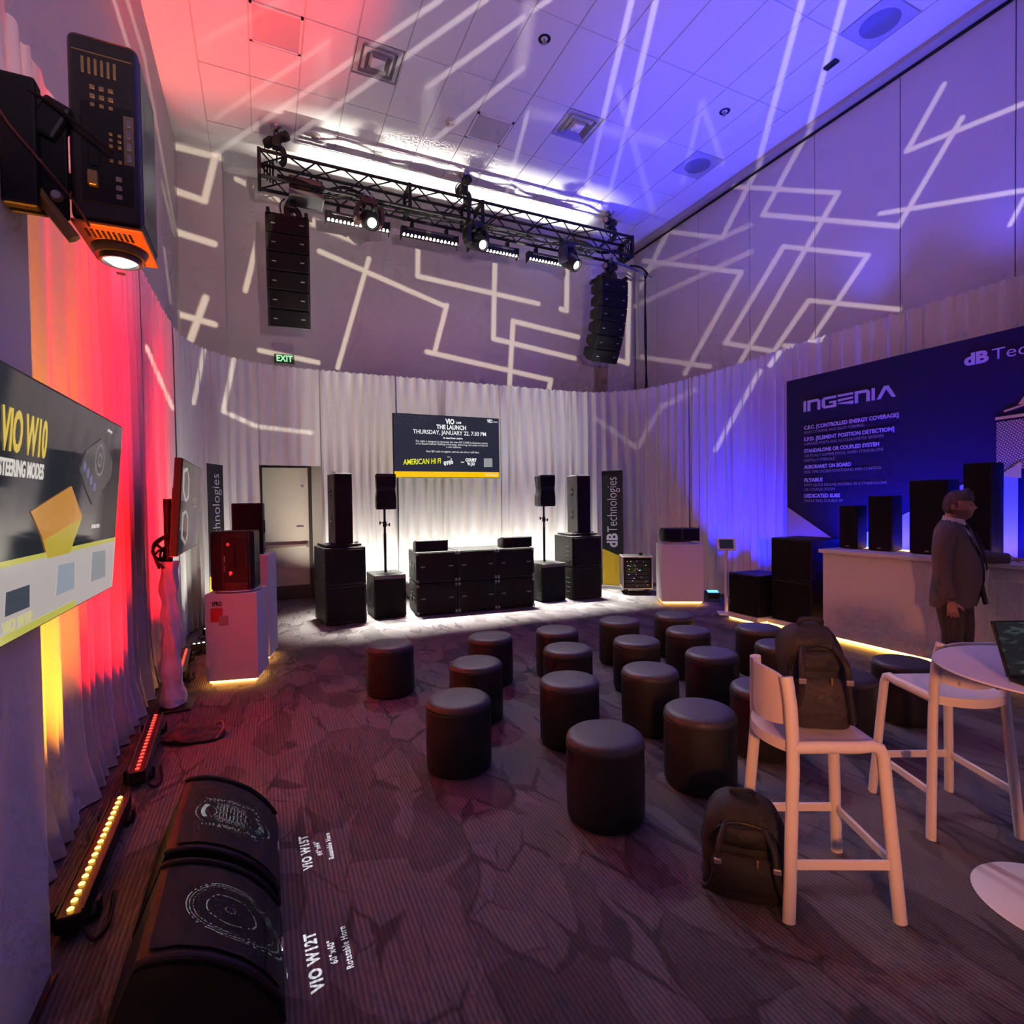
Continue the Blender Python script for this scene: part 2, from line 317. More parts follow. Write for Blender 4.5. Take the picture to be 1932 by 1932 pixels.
def lathe(bm, prof, seg=32, c=(0, 0, 0), M=None):
    rings = []; c = Vector(c)
    for r, z in prof:
        if r < 1e-6: rings.append([bm.verts.new(Vector((0, 0, z)))])
        else: rings.append([bm.verts.new(Vector((r*math.cos(2*PI*k/seg), r*math.sin(2*PI*k/seg), z))) for k in range(seg)])
    for a, b in zip(rings, rings[1:]):
        for k in range(seg):
            q = [a[k % len(a)], a[(k+1) % len(a)], b[(k+1) % len(b)], b[k % len(b)]]
            q = list(dict.fromkeys(q))
            if len(q) > 2: bm.faces.new(q)
    vs_ = [v for r in rings for v in r]
    bmesh.ops.transform(bm, matrix=Matrix.Translation(c) @ (M.to_4x4() if M is not None else Matrix.Identity(4)), verts=vs_)
    return bm
def prism(bm, poly, z0, z1, M=None):
    """extrude 2D polygon from z0 to z1 then transform by M"""
    a = [bm.verts.new((x, y, z0)) for x, y in poly]; b = [bm.verts.new((x, y, z1)) for x, y in poly]; n = len(poly)
    bm.faces.new(a[::-1]); bm.faces.new(b)
    for k in range(n): bm.faces.new((a[k], a[(k+1) % n], b[(k+1) % n], b[k]))
    if M is not None: bmesh.ops.transform(bm, matrix=M, verts=a+b)
    return bm
def loft(bm, rings, cap=True):
    R = [[bm.verts.new(Vector(p)) for p in r] for r in rings]
    for a, b in zip(R, R[1:]):
        n = len(a)
        for k in range(n): bm.faces.new((a[k], a[(k+1) % n], b[(k+1) % n], b[k]))
    if cap: bm.faces.new(R[0][::-1]); bm.faces.new(R[-1])
    return bm
def text_mesh(body, size, bold=0, align='LEFT', ext=.001, shear=0, space=1, xs=1):
    c = bpy.data.curves.new('lettering', 'FONT'); c.body = body; c.size = size; c.align_x = align; c.extrude = ext; c.offset = bold; c.shear = shear; c.space_character = space
    c.resolution_u = 3; c.space_line = .85
    o = bpy.data.objects.new('lettering', c); COL.objects.link(o)
    dg = bpy.context.evaluated_depsgraph_get(); dg.update()
    me = bpy.data.meshes.new_from_object(o.evaluated_get(dg)); bpy.data.objects.remove(o); bpy.data.curves.remove(c)
    if xs != 1: me.transform(Matrix.Diagonal((xs, 1, 1, 1)))
    return me
def lettering(body, size, M, m, parent, bold=0, align='LEFT', name='lettering', fit=None, **kw):
    me = text_mesh(body, size, bold, align, **kw); me.name = name; me.materials.clear()
    if fit:
        xs = [v.co.x for v in me.vertices]; wd = max(xs)-min(xs)
        if wd > 0: me.transform(Matrix.Diagonal((fit/wd, 1, 1, 1)))
    o = link(name, me, m, parent); o.matrix_local = M; return o
def basis(o, x, y, z):
    m = Matrix((x, y, z)).transposed().to_4x4(); m.translation = Vector(o); return m
# ---------------------------------------------------------------- room shell
def struct(name, bm, m, parent=None):
    return obj(name, bm, m, parent, kind=None if parent else 'structure')
floor = struct('floor', b1((3.4, 3.3, -.05), (9.5, 15, .1)), M_CARPET)
ceil = struct('ceiling', b1((3.4, 3.3, ZC+.06), (9.5, 15, .1)), M_GRID)
GX0, GY0, U = -.652, 8.14, .61
tile = None
def ceiling_tile(x0, x1, y0, y1, z=ZC, m=M_CEIL, g=.008):
    return obj('ceiling_tile', b1(((x0+x1)/2, (y0+y1)/2, z+.005), (x1-x0-2*g, y1-y0-2*g, .012)), m, ceil)
rng = random.Random(5)
tmesh = None
for i in range(13):
    for j in range(-4, 7):
        y1 = GY0 - 2*U*j; y0 = y1 - 2*U; x0 = GX0 + U*i
        if j == -4: continue
        if j == -1: y1 = GY0 + 1.19; y0 = GY0
        elif j < -1: continue
        if y1 < -.5: continue
        if (i, j) in ((1, 0),): ceiling_tile(x0, x0+U, y0+U, y1); continue
        if (i, j) in ((3, 0), (8, 0), (12, 0), (12, 3), (6, 0), (6, -1)) :
            if (i, j) == (6, -1): ceiling_tile(x0, x0+U, y0, y1); continue
            a, b = (y0, y0+U) if (i, j) not in ((6, 0), (12, 3)) else (y0+U, y1)
            ceiling_tile(x0, x0+U, y0, y0+U) if (a != y0) else ceiling_tile(x0, x0+U, y0+U, y1)
            continue
        if j >= 0 and tmesh is not None:
            o = link('ceiling_tile', tmesh, None, ceil); o.location = (x0+U/2, (y0+y1)/2, ZC+.005)
        elif j >= 0:
            bm = b1((0, 0, 0), (U-.016, 2*U-.016, .012)); o = obj('ceiling_tile', bm, M_CEIL, ceil); tmesh = o.data; o.location = (x0+U/2, (y0+y1)/2, ZC+.005)
        else: ceiling_tile(x0, x0+U, y0, y1)
XG1 = GX0 + 13*U
# smooth plaster border around the grid
for nm, (xa, xb, ya, yb) in {'a': (XL, GX0-.006, -4, 10.7), 'b': (XG1+.006, XR, -4, 10.7), 'c': (GX0, XG1, GY0+1.2, 10.7)}.items():
    obj('plaster_border', b1(((xa+xb)/2, (ya+yb)/2, ZC+.004), (xb-xa, yb-ya, .014)), M_CEIL, ceil)
# recessed panels in the grid
def grid_panel(nm, xc, yc, label, cat, kind):
    t = thing(nm, label, cat, (xc, yc, ZC)); s = U-.02
    if kind == 'light':
        bm = BM()
        for k in range(4):
            a = k*PI/2; box(bm, (math.cos(a)*(s/2-.015), math.sin(a)*(s/2-.015), 0), (.03, s, .02), Matrix.Rotation(a, 3, 'Z'))
        obj('trim_frame', bm, M_CEIL, t); obj('lens_panel', b1((0, 0, .006), (s-.06, s-.06, .006)), mat('lens_panel_off', (.50, .47, .48), .4), t)
    elif kind == 'speaker':
        obj('baffle_plate', b1((0, 0, .0), (s, s, .012), bev=.003), mat('baffle_plate', (.40, .40, .44), .5), t)
        bm = BM(); lathe(bm, [(0, -.012), (.19, -.012), (.215, -.008), (.22, .0)], 40); obj('round_grille', bm, mat('speaker_grille_cloth', (.16, .17, .22), .8, bump=.4, bscale=700), t, True)
    else:
        bm = BM()
        for q, (h, z0) in enumerate(((s/2, 0), (s/2-.07, -.02), (s/2-.14, -.035))):
            for k in range(4):
                a = k*PI/2; ca, sa = math.cos(a), math.sin(a); hi = h-.055
                pts = [(h, -h, z0), (h, h, z0), (hi, hi, z0+.05), (hi, -hi, z0+.05)]
                vv = [bm.verts.new((x*ca-y*sa, x*sa+y*ca, z)) for x, y, z in pts]; bm.faces.new(vv)
        bmesh.ops.solidify(bm, geom=bm.faces[:], thickness=.004)
        obj('louver_cone', bm, mat('diffuser_metal', (.50, .46, .45), .35, .5), t)
        bm = BM(); h = s/2-.21
        vv = [bm.verts.new(p) for p in ((-h, -h, -.03), (h, -h, -.03), (h, h, -.03), (-h, h, -.03))]; c = bm.verts.new((0, 0, -.05))
        for k in range(4): bm.faces.new((vv[k], c, vv[(k+1) % 4]))
        bm.faces.new(vv); obj('centre_plate', bm, mat('diffuser_centre', (.75, .72, .70), .3), t)
        obj('duct_throat', b1((0, 0, .03), (s-.06, s-.06, .01)), M_SMOOTH, t)
    return t
gx = lambda i: GX0 + U*(i+.5)
grid_panel('ceiling_light_panel', gx(1), GY0-2*U+U/2, 'dark square ceiling light panel with white frame in pink-lit tiles', 'light panel', 'light')
grid_panel('air_diffuser', gx(3), GY0-2*U+U/2, 'stepped square metal air diffuser in the pink and mauve part of the ceiling', 'air vent', 'vent')
grid_panel('air_diffuser', gx(8), GY0-2*U+U/2, 'stepped square metal air diffuser in the violet part of the ceiling', 'air vent', 'vent')
grid_panel('ceiling_speaker', gx(12), GY0-2*U+U/2, 'round ceiling speaker in square plate beside the white glow', 'ceiling speaker', 'speaker')
grid_panel('ceiling_speaker', gx(12), GY0-7*U+U/2+U*0, 'round ceiling speaker in square plate in bright blue light', 'ceiling speaker', 'speaker')
grid_panel('ceiling_light_panel', gx(6), GY0-U/2, 'plain grey ceiling light panel between the two air diffusers', 'light panel', 'light')
for x, y, lb in ((3.32, 6.03, 'dark recessed sprinkler head in violet ceiling tile'), (6.39, 6.06, 'dark recessed sprinkler head in bright blue ceiling tile')):
    t = thing('sprinkler_head', lb, 'sprinkler', (x, y, ZC))
    bm = BM(); lathe(bm, [(.035, .0), (.075, -.006), (.08, 0)], 24); obj('escutcheon', bm, M_DARKMET, t, True)
    bm = BM(); lathe(bm, [(0, -.05), (.03, -.05), (.03, -.046), (.012, -.04), (.012, 0)], 16); obj('deflector', bm, M_STEEL, t, True)
for x, y, lb in ((2.70, 7.89, 'small pinkish smoke detector dome on ceiling'), (.865, 9.05, 'flat white disc cover on ceiling near the truss end')):
    t = thing('smoke_detector', lb, 'detector', (x, y, ZC-.002)); bm = BM(); lathe(bm, [(0, -.06), (.03, -.06), (.045, -.035), (.075, -.03), (.08, 0)] if x > 1 else [(0, -.02), (.07, -.02), (.08, 0)], 24); obj('housing', bm, mat('detector_plastic', (.6, .5, .45), .5), t, True)
    bm = BM(); lathe(bm, [(.03, -.064 if x > 1 else -.024), (.034, -.06 if x > 1 else -.02)], 16); obj('sensor_ring', bm, M_SMOOTH, t, True)
t = thing('ceiling_sensor', 'small black rectangular sensor on blue-lit ceiling', 'sensor', (7.01, 4.82, ZC-.002)); obj('housing', b1((0, 0, -.015), (.09, .17, .03), bev=.006), M_SMOOTH, t); obj('window', b1((0, 0, -.031), (.05, .1, .004)), M_DARKMET, t)
# walls
wl = struct('wall_left', b1((XL-.05, 3.35, ZC/2), (.1, 14.7, ZC)), M_WALL)
bm = BM(); a, b = Vector((XL-.1, back_y(XL), 0)), Vector((XR+.1, back_y(XR), 0))
prism(bm, [(a.x, a.y), (b.x, b.y), (b.x, b.y+.12), (a.x, a.y+.12)], 0, ZC); wb = struct('wall_back', bm, M_WALL)
struct('wall_column', b1((-.83, 10.45, ZC/2), (.65, .66, ZC-.002)), M_WALL)
obj('tan_patch', b1((7.03, back_y(7.03)-.012, 4.3), (.34, .02, .9)), M_BROWN, wb)
wr = struct('wall_right', b1((XR+.09, 3.3, ZC/2), (.1, 14.8, ZC)), M_GRID)
ys = [10.24, 10.13, 9.49, 8.25, 7.0, 5.75, 4.5, 3.26, 2.0, .75, -.5, -1.75, -3, -4.1]
for y1, y0 in zip(ys, ys[1:]):
    obj('wall_panel', b1((XR+.02, (y0+y1)/2, 3.70), (.05, y1-y0-.012, 7.38), bev=.004), M_PANEL, wr)
struct('trim_1', b1((7.87, 3.2, 7.46), (.18, 14.2, .07), bev=.006), mat('header_trim', (.42, .36, .34), .6))
struct('trim_2', b1((7.945, 3.2, 7.408), (.03, 14.2, .025)), M_SMOOTH)
# door in the back wall
dy = back_y(.37)-.01
def wy(x): return back_y(x)
dr = thing('door_1', 'beige flush exit door with push bar and dark kick plate', 'door', (.37, back_y(.37), 0), math.atan(-.0439)); dr['kind'] = 'structure'
del dr['category']
bm = BM(); box(bm, (-.41, -.06, 1.2), (.06, .12, 2.4)); box(bm, (.41, -.06, 1.2), (.06, .12, 2.4)); box(bm, (0, -.06, 2.43), (.88, .12, .06)); obj('door_frame', bm, M_FRAME, dr)
obj('door_leaf', b1((0, -.075, 1.195), (.76, .045, 2.37), bev=.003), M_DOOR, dr)
obj('kick_plate', b1((0, -.10, .13), (.75, .006, .24)), M_KICK, dr)
bm = BM(); box(bm, (0, -.145, .97), (.70, .05, .055), bev=.01); box(bm, (-.34, -.12, .97), (.06, .06, .09), bev=.005); box(bm, (.34, -.12, .97), (.06, .06, .09), bev=.005); obj('push_bar', bm, mat('push_bar_metal', (.45, .38, .34), .35, .7), dr)
bm = BM(); lathe(bm, [(0, .012), (.02, .012), (.024, 0)], 20, (.28, -.10, 2.05), Matrix.Rotation(PI/2, 3, 'X')); obj('door_viewer', bm, M_STEEL, dr, True)
obj('room_plate', b1((.23, -.1, 1.32), (.12, .004, .03)), M_STEEL, dr)
# exit sign
ex = thing('exit_sign', 'green illuminated exit sign high on the back wall', 'sign', (.40, back_y(.4), 4.27), math.atan(-.0439))
obj('sign_box', b1((0, -.03, .075), (.33, .06, .15), bev=.006), mat('exit_sign_housing', (.07, .09, .07), .5), ex)
lettering('EXIT', .155, basis((0, -.062, .022), Vector((1, 0, 0)), Vector((0, 0, 1)), Vector((0, -1, 0))), emis('exit_letters', (.35, 1, .45), 1.1), ex, bold=.004, align='CENTER', fit=.27)
# ---------------------------------------------------------------- drapes
PATH = smooth_pts([(-1.0, -.3), (-1.0, 1.5), (-1.01, 3.5), (-1.01, 5.5), (-1.01, 7.0), (-.99, 7.9), (-.92, 8.5), (-.74, 8.95), (-.45, 9.30), (-.06, 9.56), (.4, 9.66), (.9, 9.70), (2.4, 9.70), (4.9, 9.70), (6.05, 9.69), (6.65, 9.48), (7.05, 9.12), (7.27, 8.55), (7.36, 7.9), (7.38, 7.2), (7.33, 6.4), (7.26, 5.6), (7.22, 4.0), (7.2, 2.8), (7.2, .6)], 10)
CUM = [0.0]
for a, b in zip(PATH, PATH[1:]): CUM.append(CUM[-1]+(b-a).length)
def path_at(s):
    s = max(0, min(CUM[-1]-1e-4, s))
    lo, hi = 0, len(CUM)-1
    while hi-lo > 1:
        md = (lo+hi)//2
        if CUM[md] <= s: lo = md
        else: hi = md
    t = (s-CUM[lo])/max(1e-9, CUM[hi]-CUM[lo]); p = PATH[lo].lerp(PATH[hi], t); d = (PATH[hi]-PATH[lo]).normalized()
    return p, Vector((d.y, -d.x))           # room-side normal
def s_near(x, y):
    return min(range(len(PATH)), key=lambda i: (PATH[i]-Vector((x, y))).length)
def drape(name, s0, s1, label, z0=.012, z1=3.99, amp=.045, lam=.17, seed=1, puddle=0.0, off=0.0, gather=0.0):
    rg = random.Random(seed); n = max(8, int((s1-s0)/.018)); rows = 16 if z1-z0 > 2 else 9
    ph = [rg.uniform(0, 6.28)]; k = rg.uniform(.7, 1.3)
    for i in range(n):
        if i % 10 == 0: k = rg.uniform(.62, 1.45)
        ph.append(ph[-1] + 2*PI*.018/lam*k)
    am = [1.0]*(n+1)
    for i in range(n+1): am[i] = .65 + .5*noise.noise(Vector((i*.09, seed*3.1, 0)))
    bm = BM(); grid = []
    for r in range(rows+1):
        f = r/rows; z = z0 + (z1-z0)*f; row = []
        for i in range(n+1):
            s = s0 + (s1-s0)*i/n; p, nn = path_at(s); tn = Vector((-nn.y, nn.x))
            sway = .05*noise.noise(Vector((s*1.3, z*.55, seed)))*(1-f)
            a = amp*am[i]*(1.0 - .45*f)
            w_ = math.sin(ph[i] + 1.1*noise.noise(Vector((s*2, z*.7, seed+9)))*(1-f*.6))
            o = a*(w_ + .28*math.sin(2*ph[i]+.6))
            if f > .985: o *= .55; 
            if puddle and f < .08: o += puddle*(1-f/.08)*(.6+.5*noise.noise(Vector((s*3, 1, seed))))
            q = p + nn*(o+off) + tn*(sway + .35*a*math.cos(ph[i]))
            zz = z + (.012*math.sin(ph[i]*1.7) if r == rows else 0)
            row.append(bm.verts.new((q.x, q.y, zz)))
        grid.append(row)
    for a, b in zip(grid, grid[1:]):
        for i in range(n): bm.faces.new((a[i], a[i+1], b[i+1], b[i]))
    o = obj(name, bm, M_DRAPE, None, True)
    return tag(o, label, 'drape')
def S(x, y): return CUM[s_near(x, y)]
sA = [0.0, S(-1.01, 3.45), S(-1.01, 6.0), S(-.99, 7.9), S(-.06, 9.56)]
LB = ['grey satin drape glowing amber behind the white screen tower', 'grey satin drape glowing deep red beside the middle light bar', 'grey satin drape fading from red to mauve behind the cloth-wrapped screen stand', 'mauve satin drape in the rounded corner beside the exit door']
for i in range(4): drape('stage_drape', sA[i]+.002, sA[i+1]-.002, LB[i], seed=i+1, puddle=.10 if i < 3 else .02, lam=.19 if i < 2 else .15, amp=.055 if i < 2 else .042)
drape('stage_valance', sA[4]+.02, S(.86, 9.7), 'short satin valance hanging above the exit door', z0=2.36, seed=11, amp=.03, lam=.2)
cuts = [S(.86, 9.7), S(2.13, 9.7), S(4.12, 9.7), S(5.75, 9.7), S(7.36, 7.9), S(7.25, 5.5), CUM[-1]]
LB = ['silver satin drape lit white behind the door-side column speaker', 'silver satin drape lit white behind the launch screen', 'silver satin drape lit white behind the banner-side column speaker', 'silver satin drape in the rounded corner behind the flight case', 'satin drape glowing blue behind the tablet kiosk', 'mauve satin drape hanging behind the printed blue wall']
for i in range(6): drape('stage_drape', cuts[i]+.002, cuts[i+1]-.002, LB[i], seed=20+i, lam=.20, amp=.058, puddle=.05 if i in (3, 4) else 0)
# ---------------------------------------------------------------- truss rig
TY, TZ0, TZ1, TH = 9.1, 6.62, 7.0, .19
truss = thing('lighting_truss', 'long black box truss hung from three hoists below the ceiling', 'truss', (0, TY, 0))
for y in (-TH, TH):
    for z in (TZ0, TZ1): obj('chord', tube([(.05, y, z), (6.86, y, z)], .026, 10), M_DARKMET, truss, True)
NB = 17; dx = 6.81/NB; me_b = {}
def brace(p, q):
    p, q = Vector(p), Vector(q); d = q-p; key = tuple(round(c, 3) for c in d)
    if key not in me_b:
        bm = tube([(0, 0, 0), d], .0125, 6); me = bpy.data.meshes.new('brace'); bm.to_mesh(me); bm.free(); me.materials.append(M_DARKMET); me_b[key] = me
    o = link('brace', me_b[key], None, truss); o.location = p
for k in range(NB):
    x0 = .05 + dx*k; up = k % 2
    for y in (-TH, TH): brace((x0, y, TZ0 if up else TZ1), (x0+dx, y, TZ1 if up else TZ0))
    for z in (TZ0, TZ1): brace((x0, -TH if up else TH, z), (x0+dx, TH if up else -TH, z))
for x in (.05, 2.32, 3.36, 3.62, 6.86):
    bm = BM()
    for y in (-TH, TH): box(bm, (x, y, (TZ0+TZ1)/2), (.05, .055, TZ1-TZ0+.05))
    for z in (TZ0, TZ1): box(bm, (x, 0, z), (.05, 2*TH, .055))
    obj('end_frame', bm, M_DARKMET, truss)
rg = random.Random(3)
bm = BM()
pts = [(.3 + .33*k, rg.uniform(-.10, .10), TZ0+.10+rg.uniform(-.02, .05)) for k in range(20)]
rods(bm, smooth_pts(pts, 4), .034, 8); obj('cable_loom', bm, M_RUBBER, truss, True)
bm = BM()
for q in range(3):
    pts = [(.5 + .45*k, -.17 + .03*q, TZ0-.02-rg.uniform(0, .08)) for k in range(13)]
    rods(bm, smooth_pts(pts, 5), .011, 6)
obj('power_cable', bm, M_RUBBER, truss, True)
for x in (.12, 6.72):
    bm = BM()
    for q in range(4):
        r = .10+.02*q; rods(bm, [(x+.04*q, r*math.cos(a*PI/8), (TZ0+TZ1)/2 + r*math.sin(a*PI/8)) for a in range(17)], .012, 6)
    obj('cable_coil', bm, M_RUBBER, truss, True)
# chain hoists
def hoist(x, label, tilt, zt=ZC, zb=7.32, y=TY, body=True):
    t = thing('chain_hoist', label, 'chain hoist', (x, y, 0))
    if body:
        bm = BM(); lathe(bm, [(.03, -.05), (.085, -.012), (.09, 0)], 24, (0, 0, zt)); obj('ceiling_cup', bm, M_STEEL, t, True)
        bm = BM()
        rods(bm, [(.03*math.cos(a*PI/6), 0, zt-.09+.035*math.sin(a*PI/6)) for a in range(13)], .009, 6)
        rods(bm, smooth_pts([(0, 0, zt-.10), (.03, 0, zt-.14), (-.02, 0, zt-.19), (.0, 0, zt-.21)], 4), .011, 6); obj('hook', bm, M_DARKMET, t, True)
        bm = BM(); lathe(bm, [(0, -.06), (.022, -.06), (.03, -.02), (.022, .03), (0, .03)], 14, (0, 0, zt-.24)); obj('hook_block', bm, M_SMOOTH, t, True)
    bm = BM(); rods(bm, [(0, 0, zt-.26), (0, 0, zb)], .006, 6); obj('chain', bm, M_DARKMET, t)
    c, s = math.cos(tilt), math.sin(tilt); R3 = Matrix.Rotation(tilt, 3, 'Z') @ Matrix.Rotation(R_(90), 3, 'Y') @ Matrix.Rotation(R_(-12), 3, 'Y')
    bm = BM(); lathe(bm, [(0, -.20), (.06, -.20), (.072, -.18), (.072, -.05), (.062, -.045), (.062, .10), (.072, .105), (.072, .19), (.06, .2), (0, .2)], 20, (0, 0, zb), R3); obj('motor', bm, M_SMOOTH, t, True)
    bm = BM(); lathe(bm, [(0, -.206), (.045, -.206), (.05, -.2)], 18, (0, 0, zb), R3); obj('end_cap', bm, mat('hoist_cap', (.35, .22, .16), .5), t, True)
    obj('gearbox', b1((0, 0, zb-.06), (.13, .15, .15), bev=.02), M_SMOOTH, t)
    bm = BM(); rods(bm, smooth_pts([(0, 0, zb-.1), (.09, -.02, zb-.16), (.1, 0, zb-.3), (.05, .02, zb-.36)], 5), .045, 10); obj('chain_bag', bm, M_NYLON, t, True)
    bm = BM(); rods(bm, smooth_pts([(-.1, -.05, zb), (-.17, -.07, zb-.1), (-.15, -.05, zb-.25), (-.05, -.05, zb-.34)], 5), .009, 6); obj('control_cable', bm, M_RUBBER, t, True)
    bm = BM(); rods(bm, [(0, 0, zb-.13), (0, 0, TZ1-.02) if body else (0, 0, zb-.2)], .012, 6); obj('load_hook', bm, M_DARKMET, t)
    return t
hoist(.30, 'black chain hoist lifting the truss above the array beside the wall column', R_(-35))
hoist(3.34, 'black chain hoist lifting the middle of the truss', R_(-80))
hoist(6.46, 'black chain hoist lifting the truss beside the drop cable', R_(30))
hoist(.50, 'small chain hoist under the truss carrying the line array near the column', R_(-75), zt=6.78, zb=6.42, body=False)
hoist(6.45, 'small chain hoist under the truss carrying the line array near the drop cable', R_(25), zt=6.78, zb=6.42, body=False)
# line arrays
def line_array(x, rz, label, bend):
    t = thing('line_array', label, 'line array', (x, TY, 6.13), rz); W, D, H = .62, .40, .262
    bm = BM(); box(bm, (0, -.02, .02), (W, .05, .08), bev=.006); box(bm, (-.27, .05, .02), (.05, .5, .07), bev=.005); box(bm, (.27, .05, .02), (.05, .5, .07), bev=.005); box(bm, (0, .2, .03), (W, .05, .05))
    box(bm, (0, .05, .11), (.10, .14, .14), bev=.01); obj('flying_frame', bm, M_BLACK, t)
    p = Vector((0, -.18, -.03)); a = 0
    for k in range(6):
        a = R_(bend*k/5); Rm = Matrix.Rotation(a, 3, 'X'); e = bpy.data.objects.new('array_element', None)
        bm = BM(); prof = [(0, -H), (0, 0), (D*.55, -.0), (D, -H*.22), (D, -H*.78), (D*.55, -H)]
        A = [bm.verts.new((-W/2, y, z)) for y, z in prof]; B = [bm.verts.new((W/2, y, z)) for y, z in prof]
        bm.faces.new(A); bm.faces.new(B[::-1])
        for i in range(6): bm.faces.new((A[i], B[i], B[(i+1) % 6], A[(i+1) % 6]))
        bmesh.ops.recalc_face_normals(bm, faces=bm.faces)
        bmesh.ops.bevel(bm, geom=bm.edges[:], offset=.008, segments=1, affect='EDGES')
        el = obj('array_element', bm, M_BLACK, t); el.matrix_local = Matrix.Translation(p) @ Rm.to_4x4()
        obj('grille', b1((0, -.004, -H/2), (W-.07, .012, H-.022), bev=.004), M_GRILLE, el)
        bm = BM()
        for s in (-1, 1): box(bm, (s*(W/2-.012), .01, -H/2), (.02, .03, H-.006), bev=.003)
        obj('rigging_plate', bm, M_DARKMET, el)
        for s in (-1, 1):
            obj('badge', b1((s*.2, -.0115, -H*.5+.01*s), (.06, .003, .016)), mat('badge_print', (.30, .30, .31), .5), el)
            obj('side_handle', b1((s*(W/2+.001), D*.55, -H/2), (.006, .07, .08), bev=.002), M_SMOOTH, el)
        p = p + Rm @ Vector((0, 0, -H-.014))
    return t
line_array(.43, R_(-3), 'six-box black line array hanging beside the wall column', 20)
line_array(6.44, R_(0), 'six-box curved black line array hanging near the drop cable', 30)
# LED battens
def batten(x0, x1, label):
    t = thing('led_batten', label, 'stage light', ((x0+x1)/2*1.033, 9.24, 6.29)); L = (x1-x0)*1.033
    bm = BM(); box(bm, (0, 0, .09), (L, .11, .15), bev=.01); obj('housing', bm, M_SMOOTH, t)
    bm = BM(); box(bm, (0, -.06, .13), (L*.8, .012, .035), bev=.003); obj('front_rail', bm, mat('batten_rail', (.10, .10, .11), .4, .4), t)
    bm = BM()
    for s in (-1, 1): box(bm, (s*(L/2-.01), -.005, .06), (.012, .15, .20), bev=.004)
    obj('end_plate', bm, M_SMOOTH, t)
    n = int(L/.065); me = None
    for k in range(n):
        x = -L/2+.05+(L-.1)*k/(n-1)
        if me is None:
            bm = BM(); lathe(bm, [(0, -.012), (.018, -.008), (.026, .01), (.024, .02)], 10); o = obj('led_lens', bm, M_LEDW, t, True); me = o.data
        else: o = link('led_lens', me, None, t)
        o.location = (x, -.035, .018)
    for s in (-.3, .3):
        bm = BM(); box(bm, (s*L, .03, .22), (.05, .10, .12), bev=.006); rods(bm, [(s*L, .0, .26), (s*L, 0, .34)], .015, 6); obj('truss_clamp', bm, M_DARKMET, t)
    return t
batten(.97, 1.98, 'black LED batten with white lenses behind the reddish moving head'); batten(2.16, 3.16, 'black LED batten with white lenses under the truss, nearest the middle hoist')
batten(3.34, 4.31, 'black LED batten with white lenses right behind the middle moving head'); batten(4.50, 5.5, 'black LED batten with white lenses behind the bluish moving head')
# moving heads
def moving_head(x, rz, tiltx, label, tint):
    t = thing('moving_head_light', label, 'stage light', (x, 8.84, 6.36), rz)
    obj('base', b1((0, .02, .16), (.26, .22, .10), bev=.02), tint, t)
    bm = BM()
    for s in (-1, 1): rods(bm, [(s*.06, .02, .2), (s*.06, .04, .30)], .014, 8); box(bm, (s*.06, .05, .31), (.03, .08, .05))
    obj('clamp', bm, M_STEEL, t)
    for s in (-1, 1):
        bm = BM(); pts = [(s*.06, 0, .10), (s*.17, 0, .08), (s*.20, 0, -.02), (s*.20, 0, -.13), (s*.165, 0, -.20)]
        P = smooth_pts(pts, 4); loft(bm, [[p + Vector((0, dy_, dz_)) for dy_, dz_ in ((-.085, -.03), (.085, -.03), (.085, .03), (-.085, .03))] if abs(p.x) < .1 else [p + Vector((dx_, dy_, 0)) for dx_, dy_ in ((-.03, -.085), (.03, -.085), (.03, .085), (-.03, .085))] for p in P]); obj('yoke_arm', bm, tint, t, True)
    Rx = Matrix.Rotation(tiltx, 3, 'X')
    bm = BM(); lathe(bm, [(0, .20), (.09, .19), (.135, .13), (.145, .02), (.135, -.12), (.118, -.19), (.118, -.235), (.095, -.235), (.09, -.20), (0, -.20)], 24, (0, 0, -.12), Rx); obj('head', bm, M_SMOOTH, t, True)
    bm = BM(); lathe(bm, [(0, -.232), (.045, -.228), (.07, -.214)], 20, (0, 0, -.12), Rx); obj('lens', bm, M_LENS, t, True)
    return t
tr = mat('red_tinted_housing', (.05, .014, .012), .45); tb = mat('blue_tinted_housing', (.02, .022, .05), .45)
moving_head(1.63, R_(4), R_(-56), 'moving head light with reddish yoke under the truss', tr)
moving_head(3.46, R_(18), R_(-58), 'moving head light with black yoke under the middle of the truss', M_SMOOTH)
moving_head(5.32, R_(30), R_(-52), 'moving head light with bluish yoke near the curved line array', tb)
# shelf box, drop pipe and drop cable
t = thing('panel_light', 'grey flat panel light with silver frame under the truss end', 'stage light', (.70, 8.95, 6.36))
obj('panel', b1((0, 0, .05), (.47, .35, .05), bev=.005), mat('panel_grey', (.03, .03, .034), .6), t); bm = BM()
for s in (-1, 1): box(bm, (s*.24, 0, .05), (.02, .37, .07)); box(bm, (0, s*.18, .05), (.49, .02, .07))
obj('frame', bm, mat('panel_frame', (.07, .07, .072), .6), t); bm = BM()
for s in (-1, 1): box(bm, (s*.15, .1, .2), (.03, .03, .26))
obj('hanger', bm, M_DARKMET, t)
t = thing('control_box', 'reddish-brown flat control box strapped inside the truss end', 'control box', (.72, 9.2, 6.64)); obj('case', b1((0, 0, .13), (.50, .06, .22), bev=.01), mat('maroon_case', (.10, .035, .03), .5), t); obj('case_rim', b1((0, -.034, .13), (.44, .008, .17), bev=.004), mat('maroon_panel', (.22, .09, .08), .5), t)
t = thing('outrigger_pipe', 'grey pipe arm clamped under the truss end towards the drop cable', 'pipe', (6.38, 8.95, 6.42)); obj('pipe', tube([(0, 0, .06), (1.02, .03, -.10)], .026, 10), mat('grey_pipe', (.16, .16, .17), .4, .6), t, True)
